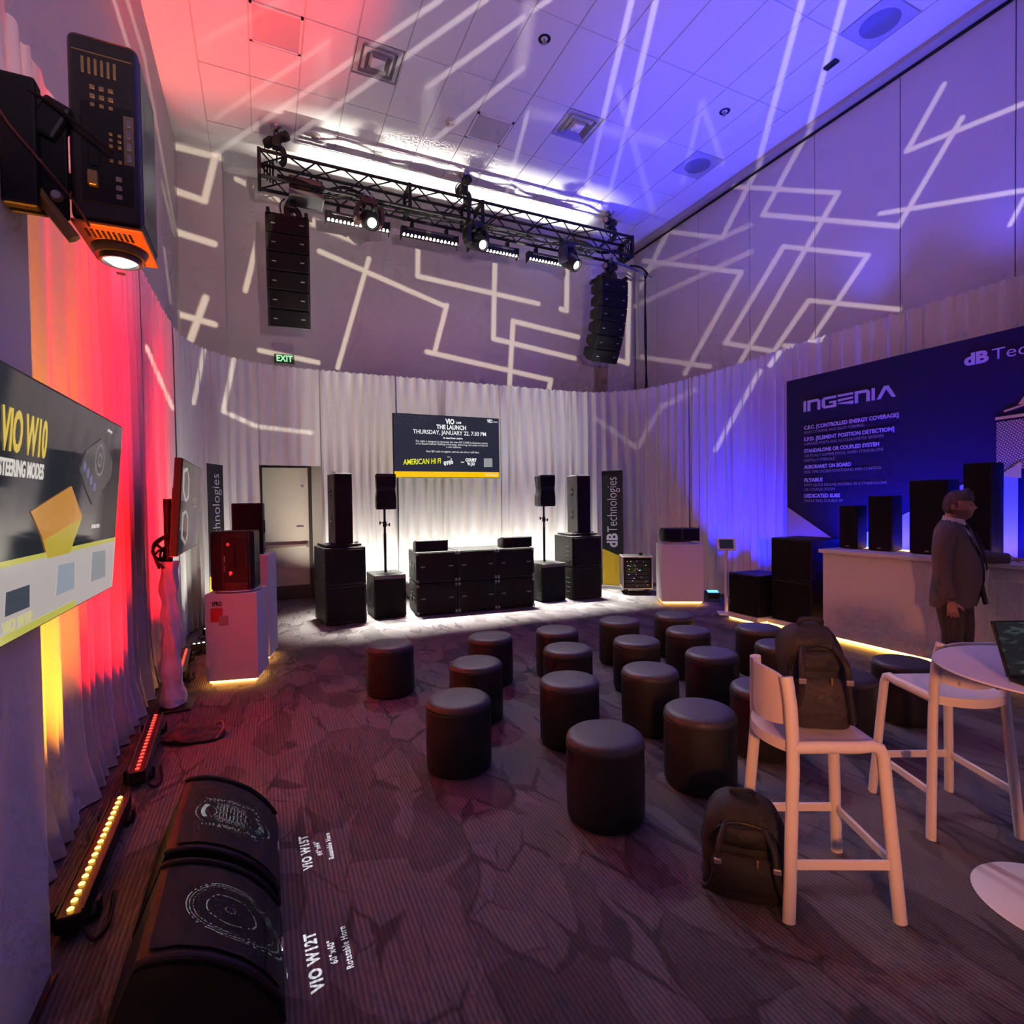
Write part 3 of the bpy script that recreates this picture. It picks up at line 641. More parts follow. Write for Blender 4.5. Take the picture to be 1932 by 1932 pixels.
bm = BM(); box(bm, (.06, .05, .08), (.07, .16, .10), bev=.01); rods(bm, [(.06, .1, .1), (.06, .12, .25)], .02, 8); obj('pipe_clamp', bm, M_STEEL, t)
bm = BM(); rods(bm, smooth_pts([(.45, 0, .02), (.6, -.03, .02), (.75, -.02, .0), (.9, 0, -.08)], 4), .02, 8); obj('tape_wrap', bm, M_RUBBER, t, True)
t = thing('drop_cable', 'black cable bundle dropping from pipe arm to the drape top', 'cable', (7.24, 8.98, 3.0)); bm = BM()
for q in range(4): rods(bm, smooth_pts([(.0, 0, 3.32), (.012*q-.02, .01*q, 3.0), (.02*math.sin(q*2), .012*q, 2.0), (-.02+.015*q, .01, 1.0), (-.05, .02, .3), (-.05, .05, 0)], 5), .012, 6)
obj('cable', bm, M_RUBBER, t, True); bm = BM(); box(bm, (0, 0, 3.30), (.05, .05, .08), bev=.01); obj('cable_tie', bm, M_SMOOTH, t)
# ---------------------------------------------------------------- loudspeakers on the stage
def cabinet(name, label, loc, rz, W, D, H, grille=(.03, .03), m=M_BLACK, parts=(), cat='speaker', plinth=0, group=None):
    t = thing(name, label, cat, loc, rz, group)
    obj('cabinet', b1((0, D/2, H/2), (W, D-.01, H-.004), bev=.012), m, t)
    obj('grille', b1((0, .004, H/2), (W-2*grille[0], .02, H-2*grille[1]), bev=.006), M_GRILLE, t)
    return t
def side_handles(t, W, D, H, rows, sides=(-1, 1)):
    for s in sides:
        for z in rows:
            for y in (.30, .62):
                obj('handle_cup', b1((s*(W/2+.001), D*y, H*z), (.012, .10, .13), bev=.004), M_SMOOTH, t)
                obj('handle_bar', b1((s*(W/2+.006), D*y, H*z), (.012, .11, .022), bev=.004), mat('handle_grey', (.10, .10, .10), .5), t)
def corner_plates(t, W, H):
    for s in (-1, 1):
        for z in (.03, H-.03): obj('rigging_corner', b1((s*(W/2-.02), -.004, z), (.035, .02, .045), bev=.003), M_STEEL, t)
def badges(t, W, H):
    for s in (-1, 1): obj('badge', b1((s*(W/2-.10), -.009, H*.52), (.07, .004, .018)), mat('badge_print', (.30, .30, .31), .5), t)
def feet(t, W, D):
    for s in (-1, 1):
        for y in (.08, D-.08):
            bm = BM(); lathe(bm, [(0, 0), (.02, 0), (.024, .012), (0, .012)], 10, (s*(W/2-.06), y, -.012)); obj('rubber_foot', bm, M_RUBBER, t, True)
# six double subwoofers in three columns
th = R_(-5.0); ex_ = Vector((math.cos(th), math.sin(th), 0)); o0 = Vector((2.055, 7.935, 0))
colname = ('next to the door-side pole speaker', 'in the middle column of the wide stack', 'next to the banner-side pole speaker')
for k in range(3):
    for lv in range(2):
        c = o0 + ex_*(.32+.64*k); z = .012 + lv*.484
        t = cabinet('subwoofer', ('upper' if lv else 'lower')+' black wide subwoofer cabinet '+colname[k], (c.x, c.y, z), th, .632, .72, .474, (.028, .02), cat='subwoofer')
        corner_plates(t, .632, .474); badges(t, .632, .474); side_handles(t, .632, .72, .474, (.5,), (-1, 1) if False else ((-1,) if k == 0 else ((1,) if k == 2 else ())))
        if lv == 0: feet(t, .632, .72)
for k, lb in ((.26, 'slim black speaker on the wide subwoofer stack near the door-side pole'), (1.66, 'slim black speaker on the wide subwoofer stack near the banner-side pole')):
    c = o0 + ex_*k + Vector((.02, .10, 0)); t = thing('slim_speaker', lb, 'speaker', (c.x, c.y, .974), th)
    bm = BM(); M = Matrix(((0, 0, 1, 0), (1, 0, 0, 0), (0, 1, 0, 0), (0, 0, 0, 1)))
    prism(bm, [(0, 0), (.30, 0), (.30, .12), (.10, .165), (0, .165)], -.25, .25, M); bmesh.ops.bevel(bm, geom=bm.edges[:], offset=.008, segments=1, affect='EDGES'); obj('cabinet', bm, M_BLACK, t)
    obj('grille', b1((0, -.003, .083), (.46, .014, .14), bev=.004), M_GRILLE, t)
    obj('end_plate', b1((-.251, .12, .07), (.006, .18, .09), bev=.002), M_DARKMET, t)
# outer stacks: two subs, board and column speaker
def outer(x, y, rz, side, nm):
    c = Vector((x, y, 0)); W, D, H = .575, .70, .540
    ex2 = Vector((math.cos(rz), math.sin(rz), 0)); ey2 = Vector((-math.sin(rz), math.cos(rz), 0))
    for lv in range(2):
        t = cabinet('subwoofer', ('upper' if lv else 'lower')+' black square subwoofer under the %s column speaker' % nm, (x, y, .012+lv*.546), rz, W, D, H, (.03, .035), cat='subwoofer')
        for yy in (.12, .45):
            for zz in (.09, .45): obj('rigging_slot', b1((-W/2-.0005, yy, zz), (.006, .018, .04)), M_DARKMET, t)
        for zz in (.12, .2, .28, .36): obj('side_rail', b1((-W/2-.002, .16, zz), (.008, .13, .008)), mat('handle_grey', (.10, .10, .10), .5), t)
        if lv == 0: feet(t, W, D)
    b = c + ey2*.36
    t = thing('coupling_board', 'flat black coupling board under the %s column speaker' % nm, 'board', (b.x, b.y, 1.108), rz); obj('board', b1((0, 0, .014), (.5, .56, .028), bev=.004), M_BLACK, t)
    for s in (-1, 1):
        bm = BM(); lathe(bm, [(0, .03), (.02, .03), (.026, .0), (0, 0)], 12, (s*.2, -.2, .028)); box(bm, (s*.2, -.2, .05), (.06, .015, .012)); obj('wing_bolt', bm, M_STEEL, t)
    b = c + ey2*.14 + ex2*(.02 if side < 0 else .03)
    t = cabinet('column_speaker', 'tall black column speaker on the %s subwoofer stack' % nm, (b.x, b.y, 1.138), rz, .262, .40, 1.02, (.012, .012), m=mat('column_speaker_body', (.03, .03, .031), .5, bump=.2, bscale=400))
    for zz in (.28, .68):
        for q in (0, .09): obj('handle_cup', b1((-.1325, .2, zz+q), (.008, .07, .06), bev=.003), M_SMOOTH, t)
        obj('handle_bar', b1((-.136, .2, zz+.045), (.01, .08, .016), bev=.003), M_STEEL, t)
    obj('top_plate', b1((.0, .2, 1.022), (.16, .3, .008), bev=.002), M_STEEL, t)
    bm = BM(); lathe(bm, [(0, .02), (.025, .02), (.03, 0), (0, 0)], 12, (-.10, .08, 1.02)); obj('corner_pin', bm, M_STEEL, t, True)
outer(1.04, 7.90, R_(7), -1, 'door-side'); outer(5.07, 7.915, R_(-3), 1, 'banner-side')
# pole-mounted speakers over single subs
def pole_set(x, y, rz, nm, dx0):
    W, D, H = .48, .60, .655
    t = cabinet('subwoofer', 'single black subwoofer carrying the %s pole speaker' % nm, (x, y, .012), rz, W, D, H-.012, (.02, .0), cat='subwoofer'); feet(t, W, D)
    t.children[1].location = (0, 0, -.03); obj('top_trim', b1((0, .0, H-.05), (W-.01, .025, .06), bev=.004), mat('satin_trim', (.12, .12, .12), .35), t)
    for zz in (.15, .55): obj('corner_bolt', b1((-W/2-.003, .03, zz), (.01, .02, .02), bev=.003), M_STEEL, t)
    obj('connector_plate', b1((0, .42, H-.010), (.2, .12, .006), bev=.002), M_DARKMET, t)
    ey2 = Vector((-math.sin(rz), math.cos(rz), 0)); b = Vector((x, y, 0)) + ey2*.30
    t = thing('speaker_pole', 'black telescopic pole under the %s pole speaker' % nm, 'speaker pole', (b.x, b.y, H-.002)); obj('pole', tube([(0, 0, 0), (0, 0, .60)], .022, 12), M_SMOOTH, t, True); obj('upper_tube', tube([(0, 0, .58), (0, 0, .965)], .018, 12), M_SMOOTH, t, True)
    obj('collar', tube([(0, 0, .70), (0, 0, .78)], .03, 12), M_SMOOTH, t, True)
    for s in (-1, 1):
        bm = BM(); rods(bm, [(s*.02, 0, .76-.03*(s > 0)), (s*.07, 0, .76-.03*(s > 0))], .008, 6); rods(bm, [(s*.07, 0, .735-.03*(s > 0)), (s*.07, 0, .785-.03*(s > 0))], .012, 6); obj('locking_knob', bm, M_SMOOTH, t)
    t = thing('pole_speaker', 'black plastic two-way speaker on the %s pole' % nm, 'speaker', (b.x, b.y, H+.965), rz)
    bm = BM(); rings = []
    for z, w_, d_ in ((0, .27, .24), (.02, .295, .27), (.17, .30, .275), (.24, .28, .25), (.30, .265, .24), (.36, .285, .25), (.52, .30, .27), (.54, .28, .25)):
        rings.append([(-w_/2, -.15, z), (w_/2, -.15, z), (w_/2, -.06, z), (w_*.33, d_-.13, z), (-w_*.33, d_-.13, z), (-w_/2, -.06, z)])
    loft(bm, rings); obj('cabinet', bm, M_SMOOTH, t)
    obj('woofer_grille', b1((0, -.152, .155), (.27, .014, .25), bev=.01), M_GRILLE, t); obj('horn_grille', b1((0, -.152, .42), (.27, .014, .19), bev=.01), M_GRILLE, t)
    bm = BM(); rods(bm, [(.125*math.cos(a), -.158, .285+.05*math.sin(a)) for a in [PI*k/14 for k in range(15)]], .006, 6); obj('waist_rib', bm, M_SMOOTH, t, True)
pole_set(1.69, 8.04, R_(1), 'door-side', 0); pole_set(4.46, 8.02, R_(3), 'banner-side', 0)
# launch screen
TVY = 9.33
def screen(name, label, M, W, H, th_, back=M_SMOOTH):
    t = thing(name, label, 'screen'); t.matrix_world = M
    bm = BM(); box(bm, (0, 0, -th_/2-.002), (W, H, th_), bev=.006); obj('casing', bm, back, t)
    return t
XA, YA, ZA = Vector((1, 0, 0)), Vector((0, 1, 0)), Vector((0, 0, 1))
def glow(name, col, s=1.0, rough=.12):
    if name in MATS: return MATS[name]
    m, t, b = nt(name); b.inputs['Base Color'].default_value = (.004, .004, .005, 1); b.inputs['Roughness'].default_value = rough
    b.inputs['Emission Color'].default_value = (*col, 1); b.inputs['Emission Strength'].default_value = s
    MATS[name] = m; return m
def flat(name, poly, z, m, parent, th_=.0012):
    return obj(name, prism(BM(), poly, z, z+th_), m, parent)
G_NAVY, G_WHITE, G_YEL, G_LIME = glow('screen_navy', (.020, .023, .040)), glow('screen_white', (.85, .85, .85)), glow('screen_yellow', (.95, .55, .0)), glow('screen_lime', (.85, .85, .02))
def put(o_, size, body, parent, m, bold=0, align='CENTER', fit=None, rot=0, **kw):
    c, s = math.cos(rot), math.sin(rot)
    return lettering(body, size, basis(o_, Vector((c, s, 0)), Vector((-s, c, 0)), ZA), m, parent, bold=bold, align=align, fit=fit, ext=.0004, **kw)
# ---- launch screen on the back drape
W, H = 2.0, 1.125
t = screen('launch_screen', 'large black screen announcing THE LAUNCH hanging on the back drape', basis((3.055, TVY, 2.713), XA, ZA, -YA), W, H, .05)
flat('display', [(-W/2+.012, -H/2+.012), (W/2-.012, -H/2+.012), (W/2-.012, H/2-.012), (-W/2+.012, H/2-.012)], 0, G_NAVY, t, .002)
flat('yellow_band', [(-W/2+.012, -H/2+.014), (W/2-.012, -H/2+.014), (W/2-.012, -H/2+.115), (-W/2+.012, -H/2+.115)], .002, G_YEL, t)
z = .0035
def LU(X): return -1.0 + (X-10)/1760*2.0
def LV(X, Y): return H/2 - (Y-(100+(X-10)*.058))/((1190+(X-10)*.006)-(100+(X-10)*.058))*H
put((LU(850), LV(850, 285), z), .125, 'VIO', t, G_WHITE, bold=.006, align='LEFT', fit=.17)
put((LU(1020), LV(1060, 285), z), .05, 'L1608', t, G_WHITE, bold=.002, align='LEFT', fit=.10)
put((LU(1560), LV(1600, 272), z), .085, 'VIO', t, G_WHITE, bold=.004, align='LEFT', fit=.11)
put((LU(1665), LV(1700, 272), z), .032, 'SERIES', t, G_WHITE, align='LEFT', fit=.09)
put((LU(945), LV(945, 380), z), .108, 'THE LAUNCH', t, G_WHITE, bold=.004, fit=.56)
put((LU(930), LV(930, 470), z), .104, 'THURSDAY, JANUARY 22, 7:30 PM', t, G_WHITE, bold=.0015, fit=1.38)
put((LU(965), LV(965, 540), z), .038, 'The Grand Theatre, Anaheim', t, G_WHITE, bold=.002, fit=.37)
put((LU(960), LV(960, 608), z), .05, 'The night is designed to showcase the new VIO L1608 loudspeaker system', t, G_WHITE, fit=1.37)
put((LU(960), LV(960, 648), z), .05, 'in its natural habitat: flanking a real stage, delivering real music in front of', t, G_WHITE, fit=1.36)
put((LU(980), LV(980, 690), z), .05, 'a real audience.', t, G_WHITE, fit=.29)
put((LU(970), LV(970, 770), z), .05, 'Scan QR code to register, and see one of our staff after.', t, G_WHITE, fit=1.01)
put((LU(890), LV(890, 850), z), .028, 'WITH', t, G_WHITE, fit=.06)
put((LU(160), LV(160, 970), z), .135, 'AMERICAN HI FI', t, G_LIME, bold=.002, align='LEFT', fit=.69, shear=.15, rot=R_(3))
put((LU(810), LV(810, 985), z), .15, 'eve6', t, G_WHITE, bold=.004, align='LEFT', fit=.18, rot=R_(12))
put((LU(1265), LV(1265, 915), z), .075, 'COURT', t, G_WHITE, bold=.005, fit=.22); put((LU(1265), LV(1265, 980), z), .075, "'N JO", t, G_WHITE, bold=.004, fit=.15)
put((LU(1122), LV(1122, 935), z), .03, 'and', t, G_WHITE, bold=.002, fit=.065)
flat('blank_square', [(LU(1490), LV(1490, 1010)), (LU(1640), LV(1640, 1010)), (LU(1640), LV(1640, 865)), (LU(1490), LV(1490, 865))], z, glow('screen_pale', (.30, .30, .32)), t)
put((LU(1620), -H/2+.05, z), .045, 'dBTechnologies', t, G_WHITE, fit=.24)
bm = BM(); rg = random.Random(8)
for k in range(260):
    a = rg.random(); X = 30+rg.random()*680; Y = 120 + rg.random()*340*(1-.5*a)
    if (Y-120)/340 + (X-30)/900 > 1.0: continue
    u, v = LU(X), LV(X, Y); s = rg.uniform(.002, .006); vv = [bm.verts.new((u+s*math.cos(q*2.1+a), v+s*math.sin(q*2.1+a), .0032)) for q in range(3)]; bm.faces.new(vv)
obj('leaf_texture', bm, glow('screen_leaf', (.12, .13, .08)), t, kind='stuff')
bm = BM(); box(bm, (0, 0, -.11), (.5, .4, .12)); box(bm, (0, 0, -.26), (.06, .06, .28)); obj('wall_mount', bm, M_DARKMET, t)
# ---- side screens
def side_screen(name, label, yc, xc, zc, W, H, tilt):
    up = Vector((math.sin(tilt), 0, math.cos(tilt))); out = Vector((math.cos(tilt), 0, -math.sin(tilt)))
    t = screen(name, label, basis((xc, yc, zc), YA, up, out), W, H, .05); c0 = Vector((xc, yc, zc))
    def P(px, py):
        q = on_plane(px, py, c0, out) - c0; return (q.dot(YA), q.dot(up))
    return t, P
W, H = 1.34, .752
t, P = side_screen('product_screen', 'large black screen reading VIO W10 mounted on the white tower', 2.368, -.617, 1.7185, W, H, R_(4.6))
G_DISP = glow('screen_dark_grey', (.018, .020, .026), 1, .06)
flat('display', [(-W/2+.01, -H/2+.01), (W/2-.01, -H/2+.01), (W/2-.01, H/2-.01), (-W/2+.01, H/2-.01)], 0, G_DISP, t, .002)
yb = -.155
flat('white_band', [(-W/2+.01, -H/2+.01), (W/2-.01, -H/2+.01), (W/2-.01, yb), (-W/2+.01, yb)], .002, glow('screen_cream', (.42, .37, .36), 1, .15), t)
flat('yellow_rule', [(-W/2+.01, yb), (W/2-.01, yb), (W/2-.01, yb+.016), (-W/2+.01, yb+.016)], .002, glow('screen_rule', (.45, .42, .08)), t)
flat('yellow_rule', [(-W/2+.01, -H/2+.01), (W/2-.55, -H/2+.01), (W/2-.55, -H/2+.035), (-W/2+.01, -H/2+.035)], .0031, glow('screen_rule', (.45, .42, .08)), t)
a = P(-2, 850); b = P(84, 863)
put((b[0], b[1], .0035), .155, 'VIO W10', t, glow('screen_amber_text', (.62, .44, .07)), bold=.004, align='RIGHT', fit=(b[0]-a[0])*1.02)
a = P(-4, 893); b = P(79, 904)
put((b[0], b[1], .0035), .062, 'STEERING MODES', t, glow('screen_offwhite', (.60, .56, .52)), bold=.002, align='RIGHT', fit=(b[0]-a[0])*1.03)
flat('orange_shape', [P(*q) for q in ((76, 1012), (55, 965), (132, 917), (152, 973), (128, 1043), (87, 1053))], .0035, glow('screen_orange', (.45, .20, .03)), t)
flat('yellow_shape', [P(*q) for q in ((87, 1053), (80, 1020), (150, 978), (152, 973), (128, 1043))], .0049, glow('screen_mustard', (.42, .32, .04)), t)
for q, c in (([(8, 1118), (52, 1103), (52, 1145), (6, 1164)], (.05, .06, .08)), ([(107, 1066), (137, 1060), (137, 1110), (103, 1124)], (.26, .29, .34)), ([(172, 1042), (197, 1037), (196, 1088), (169, 1098)], (.24, .25, .27))):
    flat('product_thumbnail', [P(*k) for k in q][::-1], .0035, glow('thumb_%d' % int(c[0]*100), c), t)
flat('speaker_render', [P(*q) for q in ((148, 885), (160, 850), (190, 827), (210, 870), (207, 900), (190, 925), (172, 952), (160, 925))][::-1], .0035, glow('screen_render', (.06, .055, .06)), t)
bm = BM(); cc = P(186, 868)
lathe(bm, [(.055, 0), (.062, .001), (.066, 0)], 24, (*cc, .005)); lathe(bm, [(.02, 0), (.026, .001), (.03, 0)], 20, (*cc, .005)); obj('driver_ring', bm, glow('screen_ring', (.16, .15, .16)), t)
for k in range(4):
    bm = BM(); cc = P(157+6*k, 880+13*k); lathe(bm, [(0, .001), (.018, .001), (.02, 0)], 16, (*cc, .005)); obj('driver_dot', bm, glow('screen_violet', (.13, .12, .22)), t)
a = P(178, 996); put((a[0], a[1], .0035), .022, 'COVERAGE MODE A', t, glow('screen_offwhite', (.60, .56, .52)), fit=.12)
a = P(206, 816); put((a[0], a[1], .0035), .018, 'dBTechnologies', t, glow('screen_offwhite', (.60, .56, .52)), fit=.07)
a = P(30, 1185); put((a[0], a[1], .0045), .05, 'VIO W10', t, glow('screen_rule2', (.55, .5, .12)), fit=.2)
obj('mount_plate', b1((-.25, 0, -.078), (.4, .3, .05)), M_DARKMET, t)
W, H = 1.29, .722
t, P = side_screen('stand_screen', 'black screen with two white speaker outlines on a draped stand', 5.21, -.551, 1.709, W, H, R_(4))
flat('display', [(-W/2+.01, -H/2+.01), (W/2-.01, -H/2+.01), (W/2-.01, H/2-.01), (-W/2+.01, H/2-.01)], 0, glow('screen_charcoal', (.022, .020, .024), 1, .08), t, .002)
for q, c in (([(345, 885), (353, 882), (356, 905), (355, 940), (349, 948), (344, 925)], (.30, .28, .29)), ([(343, 968), (350, 962), (354, 975), (353, 1010), (348, 1028), (341, 1015)], (.28, .25, .22))):
    pts = [P(*k) for k in q][::-1]; cx = sum(p[0] for p in pts)/6; cy = sum(p[1] for p in pts)/6
    flat('speaker_outline', pts, .0035, glow('outline_%d' % int(c[2]*100), c), t); flat('speaker_inner', [(cx+(p[0]-cx)*.66, cy+(p[1]-cy)*.8) for p in pts], .0049, glow('screen_inner', (.06, .035, .035)), t)
for v in (.06, .03, .0): flat('text_line', [(.1, v), (.35, v), (.35, v+.012), (.1, v+.012)], .0035, glow('screen_line', (.10, .09, .10)), t)
obj('mount_plate', b1((.1, 0, -.09), (.3, .3, .09)), M_DARKMET, t)
# stand behind it: pole wrapped in white cloth, cables at the top
t = thing('screen_stand', 'screen stand wrapped in loose cloth lit red', 'stand', (-.74, 5.36, 0))
obj('base_plate', b1((.03, 0, .012), (.24, .30, .022), bev=.006), M_SMOOTH, t); obj('pole', tube([(0, 0, .02), (0, 0, 1.78)], .03, 12), M_SMOOTH, t, True)
bm = BM(); rings = []
for k in range(26):
    f = k/25; z_ = .03+1.22*f; r = .062+.03*(1-f)**3+.008*math.sin(k*1.3)
    rings.append([( (r+.012*math.sin(3*a+k*.55)+.012*noise.noise(Vector((math.cos(a)*2, math.sin(a)*2, k*.33))))*math.cos(a), (r+.012*math.cos(4*a+k*.4))*math.sin(a), z_) for a in [2*PI*q/28 for q in range(28)]])
loft(bm, rings); obj('cloth_wrap', bm, mat('white_stretch_cloth', (.72, .68, .70), .6, bump=.3, bscale=60), t, True)
bm = BM(); rg = random.Random(4)
for q in range(6): rods(bm, smooth_pts([(rg.uniform(-.08, .02), rg.uniform(-.1, .1), 1.20), (rg.uniform(-.14, -.02), rg.uniform(-.12, .12), 1.32), (rg.uniform(-.1, .05), rg.uniform(-.1, .1), 1.42), (.05, rg.uniform(-.05, .05), 1.5)], 5), .011, 6)
obj('cable_bunch', bm, M_RUBBER, t, True)
# ---- white tower with projector bracket
t = thing('screen_tower', 'tall white panel tower behind the large side screen', 'display tower', (-.745, 1.78, 0))
obj('front_panel', b1((-.03, 0, 1.43), (.06, 1.42, 2.86), bev=.004), M_WHITE, t); obj('rear_box', b1((-.08, 0, 1.40), (.04, 1.2, 2.78)), M_WHITE, t); obj('foot_plate', b1((-.045, 0, .006), (.13, 1.40, .012)), M_SMOOTH, t)
t = thing('projector_bracket', 'black and brass bracket arm holding the projector on the tower top', 'bracket', (-.72, 2.30, 2.86))
obj('clamp_plate', b1((.02, 0, .06), (.10, .06, .42), bev=.01), M_SMOOTH, t)
obj('side_plate', b1((.06, .02, .02), (.16, .02, .36), bev=.008), M_DARKMET, t)
for x, z_ in ((.05, .12), (.05, .02), (.05, -.08), (.10, .14), (.11, -.09)):
    bm = BM(); lathe(bm, [(0, .014), (.014, .014), (.02, .004), (.022, 0)], 14, (x, .005, z_), Matrix.Rotation(PI/2, 3, 'X')); obj('bolt', bm, M_STEEL, t, True)
bm = BM(); rods(bm, [(-.02, 0, .02), (.15, .02, -.22)], .022, 6); obj('brass_strut', bm, mat('brass_strut', (.45, .28, .08), .4, .8), t)
obj('knuckle', b1((.10, .02, .16), (.08, .08, .13), Matrix.Rotation(R_(25), 3, 'Y'), bev=.012), M_SMOOTH, t)
bm = BM(); rods(bm, smooth_pts([(-.10, 0, .22), (0, -.02, .23), (.10, -.03, .20), (.2, -.05, .12), (.28, -.055, .06)], 5), .006, 6); obj('power_lead', bm, M_RUBBER, t, True)
bm = BM(); rods(bm, smooth_pts([(-.06, -.02, .22), (.0, -.04, .10), (.10, -.05, -.03), (.18, -.055, -.14), (.21, -.055, -.2)], 5), .004, 6); obj('signal_lead', bm, mat('red_lead', (.16, .05, .03), .5), t, True)
obj('link_arm', b1((.12, .06, -.02), (.09, .05, .06)), M_DARKMET, t)
# projector, lens down
pc = Vector((-.4735, 2.465, 2.70)); t = thing('projector', 'black projector hung lens-down with orange lens face', 'projector', pc)
obj('body', b1((0, 0, .325), (.205, .33, .64), bev=.028, seg=4), mat('projector_black', (.02, .019, .02), .35), t, True)
obj('side_cover', b1((.1015, .0, .32), (.008, .27, .58), bev=.003), mat('projector_side', (.045, .045, .05), .3), t)
obj('connector_panel', b1((.01, -.166, .24), (.15, .008, .34), bev=.003), M_SMOOTH, t)
brs = mat('brass_trim', (.40, .28, .12), .4, .7)
for k in range(6): obj('vent_slot', b1((-.055+.018*k, -.1665, .53), (.009, .006, .055), bev=.002), brs, t)
for i in range(3):
    for j in range(3): obj('button', b1((-.03+.026*i, -.1665, .46-.03*j), (.016, .008, .016), bev=.003), brs, t)
obj('label_line', b1((.0, -.1665, .575), (.17, .004, .003)), brs, t)
for z_ in (.36, .32, .28, .24): obj('port', b1((.072, -.171, z_), (.014, .006, .024), bev=.002), M_STEEL, t)
obj('port_strip', b1((.072, -.1695, .30), (.03, .004, .17)), mat('port_plate', (.14, .11, .08), .4), t)
for x in (.02, .045):
    for z_ in (.31, .29, .27, .22): obj('jack', b1((x, -.171, z_), (.012, .008, .012), bev=.003), brs, t)
for z_ in (.16, .13, .10): obj('network_port', b1((.04, -.171, z_), (.018, .006, .016), bev=.002), mat('port_grey', (.25, .25, .27), .4), t)
obj('power_inlet', b1((-.03, -.171, .22), (.03, .01, .06), bev=.004), M_DARKMET, t); obj('plug', b1((-.03, -.185, .14), (.03, .03, .05), bev=.006), brs, t)
bz = obj('orange_bezel', b1((0, 0, .0), (.205, .33, .012), bev=.005), M_ORANGE, t)
for k in range(9):
    for j in range(3): obj('grille_slot', b1((-.07+.016*k, -.115+.022*j, -.007), (.008, .016, .004)), M_SMOOTH, bz)
for k in range(8):
    for j in range(2): obj('grille_slot', b1((-.04+.014*k, .125+.018*j, -.007), (.007, .013, .004)), M_SMOOTH, bz)
bm = BM(); lathe(bm, [(.088, 0), (.09, -.01), (.078, -.035), (.066, -.035), (.066, -.055), (.058, -.055), (.056, -.03), (.05, -.028)], 32, (.0, .03, 0)); obj('lens_barrel', bm, mat('lens_barrel', (.05, .045, .03), .3), t, True)
bm = BM(); lathe(bm, [(.0035, -.066), (.03, -.062), (.056, -.045)], 28, (.0, .03, 0)); obj('lens_glass', bm, emis('projector_lens', (.8, .85, 1), 3), t, True)
# the slide: a small black plate added before the lamp to shape the projected picture
LP = pc + Vector((0, .03, -.069)); PD = .025
def stencil(splines, rect):
    c = bpy.data.curves.new('stencil', 'CURVE'); c.dimensions = '2D'; c.fill_mode = 'BOTH'
    x0_, y0_, x1_, y1_ = rect
    for pts in [[(x0_, y0_), (x1_, y0_), (x1_, y1_), (x0_, y1_)]] + splines:
        s = c.splines.new('POLY'); s.points.add(len(pts)-1); s.use_cyclic_u = True
        for k, p in enumerate(pts): s.points[k].co = (p[0], p[1], 0, 1)
    o = bpy.data.objects.new('stencil', c); COL.objects.link(o); dg = bpy.context.evaluated_depsgraph_get(); dg.update()
    me = bpy.data.meshes.new_from_object(o.evaluated_get(dg)); bpy.data.objects.remove(o); bpy.data.curves.remove(c); return me
def text_outline(body, size, bold, place):
    """outlines of lettering as closed polygons, moved by place(x, y)"""
    me = text_mesh(body, size, bold, 'LEFT', ext=0, space=1.15); bm = BM(); bm.from_mesh(me); bmesh.ops.remove_doubles(bm, verts=bm.verts[:], dist=1e-6)
    edges = {e for e in bm.edges if len(e.link_faces) == 1}; out = []
    wd = max(v.co.x for v in bm.verts)
    while edges:
        e = edges.pop(); loop = [e.verts[0], e.verts[1]]
        while True:
            nx = next((q for q in loop[-1].link_edges if q in edges), None)
            if nx is None: break
            edges.discard(nx); v = nx.other_vert(loop[-1])
            if v is loop[0]: break
            loop.append(v)
        if len(loop) > 2: out.append([place(v.co.x/wd, v.co.y) for v in loop])
    bm.free(); bpy.data.meshes.remove(me); return out
def to_stencil(wx, wy, wz):
    d = Vector((wx, wy, wz)) - LP; k = PD/-d.z; return (d.x*k, d.y*k)
spl = []
def floor_text(body, size, x0, y0, x1, y1, bold):
    a, b = Vector((x0, y0)), Vector((x1, y1)); d = b-a; n = Vector((-d.y, d.x)).normalized()
    def place(u, v):
        p = a + d*u + n*v; return to_stencil(p.x, p.y, .004)
    spl.extend(text_outline(body, size, bold, place))
def fz(px, py): p = on_plane(px, py, (0, 0, .004), (0, 0, 1)); return p.x, p.y
floor_text('VIO W15T', .058, *fz(590, 1636), *fz(579, 1574), .003); 
floor_text('60°x60°', .034, *fz(608, 1611), *fz(600, 1585), .0012); floor_text('Rotatable Horn', .034, *fz(630, 1618), *fz(621, 1570), .0012)
floor_text('VIO W12T', .060, *fz(611, 1863), *fz(593, 1755), .003)
floor_text('60°x40°', .036, *fz(637, 1814), *fz(628, 1770), .0012); floor_text('Rotatable Horn', .036, *fz(667, 1823), *fz(650, 1745), .0012)
n_text = len(spl)
def ring(c, r, n, fy=1.0): return [to_stencil(c[0]+r*math.cos(2*PI*k/n), c[1]+fy*r*math.sin(2*PI*k/n), c[2]) for k in range(n)]
cB = (-.135, 2.155, .235); cA = (-.165, 2.80, .245); KS = .78; rg = random.Random(2)
def dot_ring(c, r, n, d, jit=.0):
    for k in range(n):
        a = 2*PI*k/n + rg.uniform(-jit, jit); rr = r + rg.uniform(-jit, jit)*.1; spl.append(ring((c[0]+rr*math.cos(a), c[1]+rr*math.sin(a), c[2]), d*rg.uniform(.6, 1), 5))
def arc_band(c, r0, r1, a0, a1, n):
    r0, r1 = r0*KS, r1*KS; A = [(c[0]+r1*math.cos(a0+(a1-a0)*k/n), c[1]+r1*math.sin(a0+(a1-a0)*k/n)) for k in range(n+1)] + [(c[0]+r0*math.cos(a1-(a1-a0)*k/n), c[1]+r0*math.sin(a1-(a1-a0)*k/n)) for k in range(n+1)]
    spl.append([to_stencil(x, y, c[2]) for x, y in A])
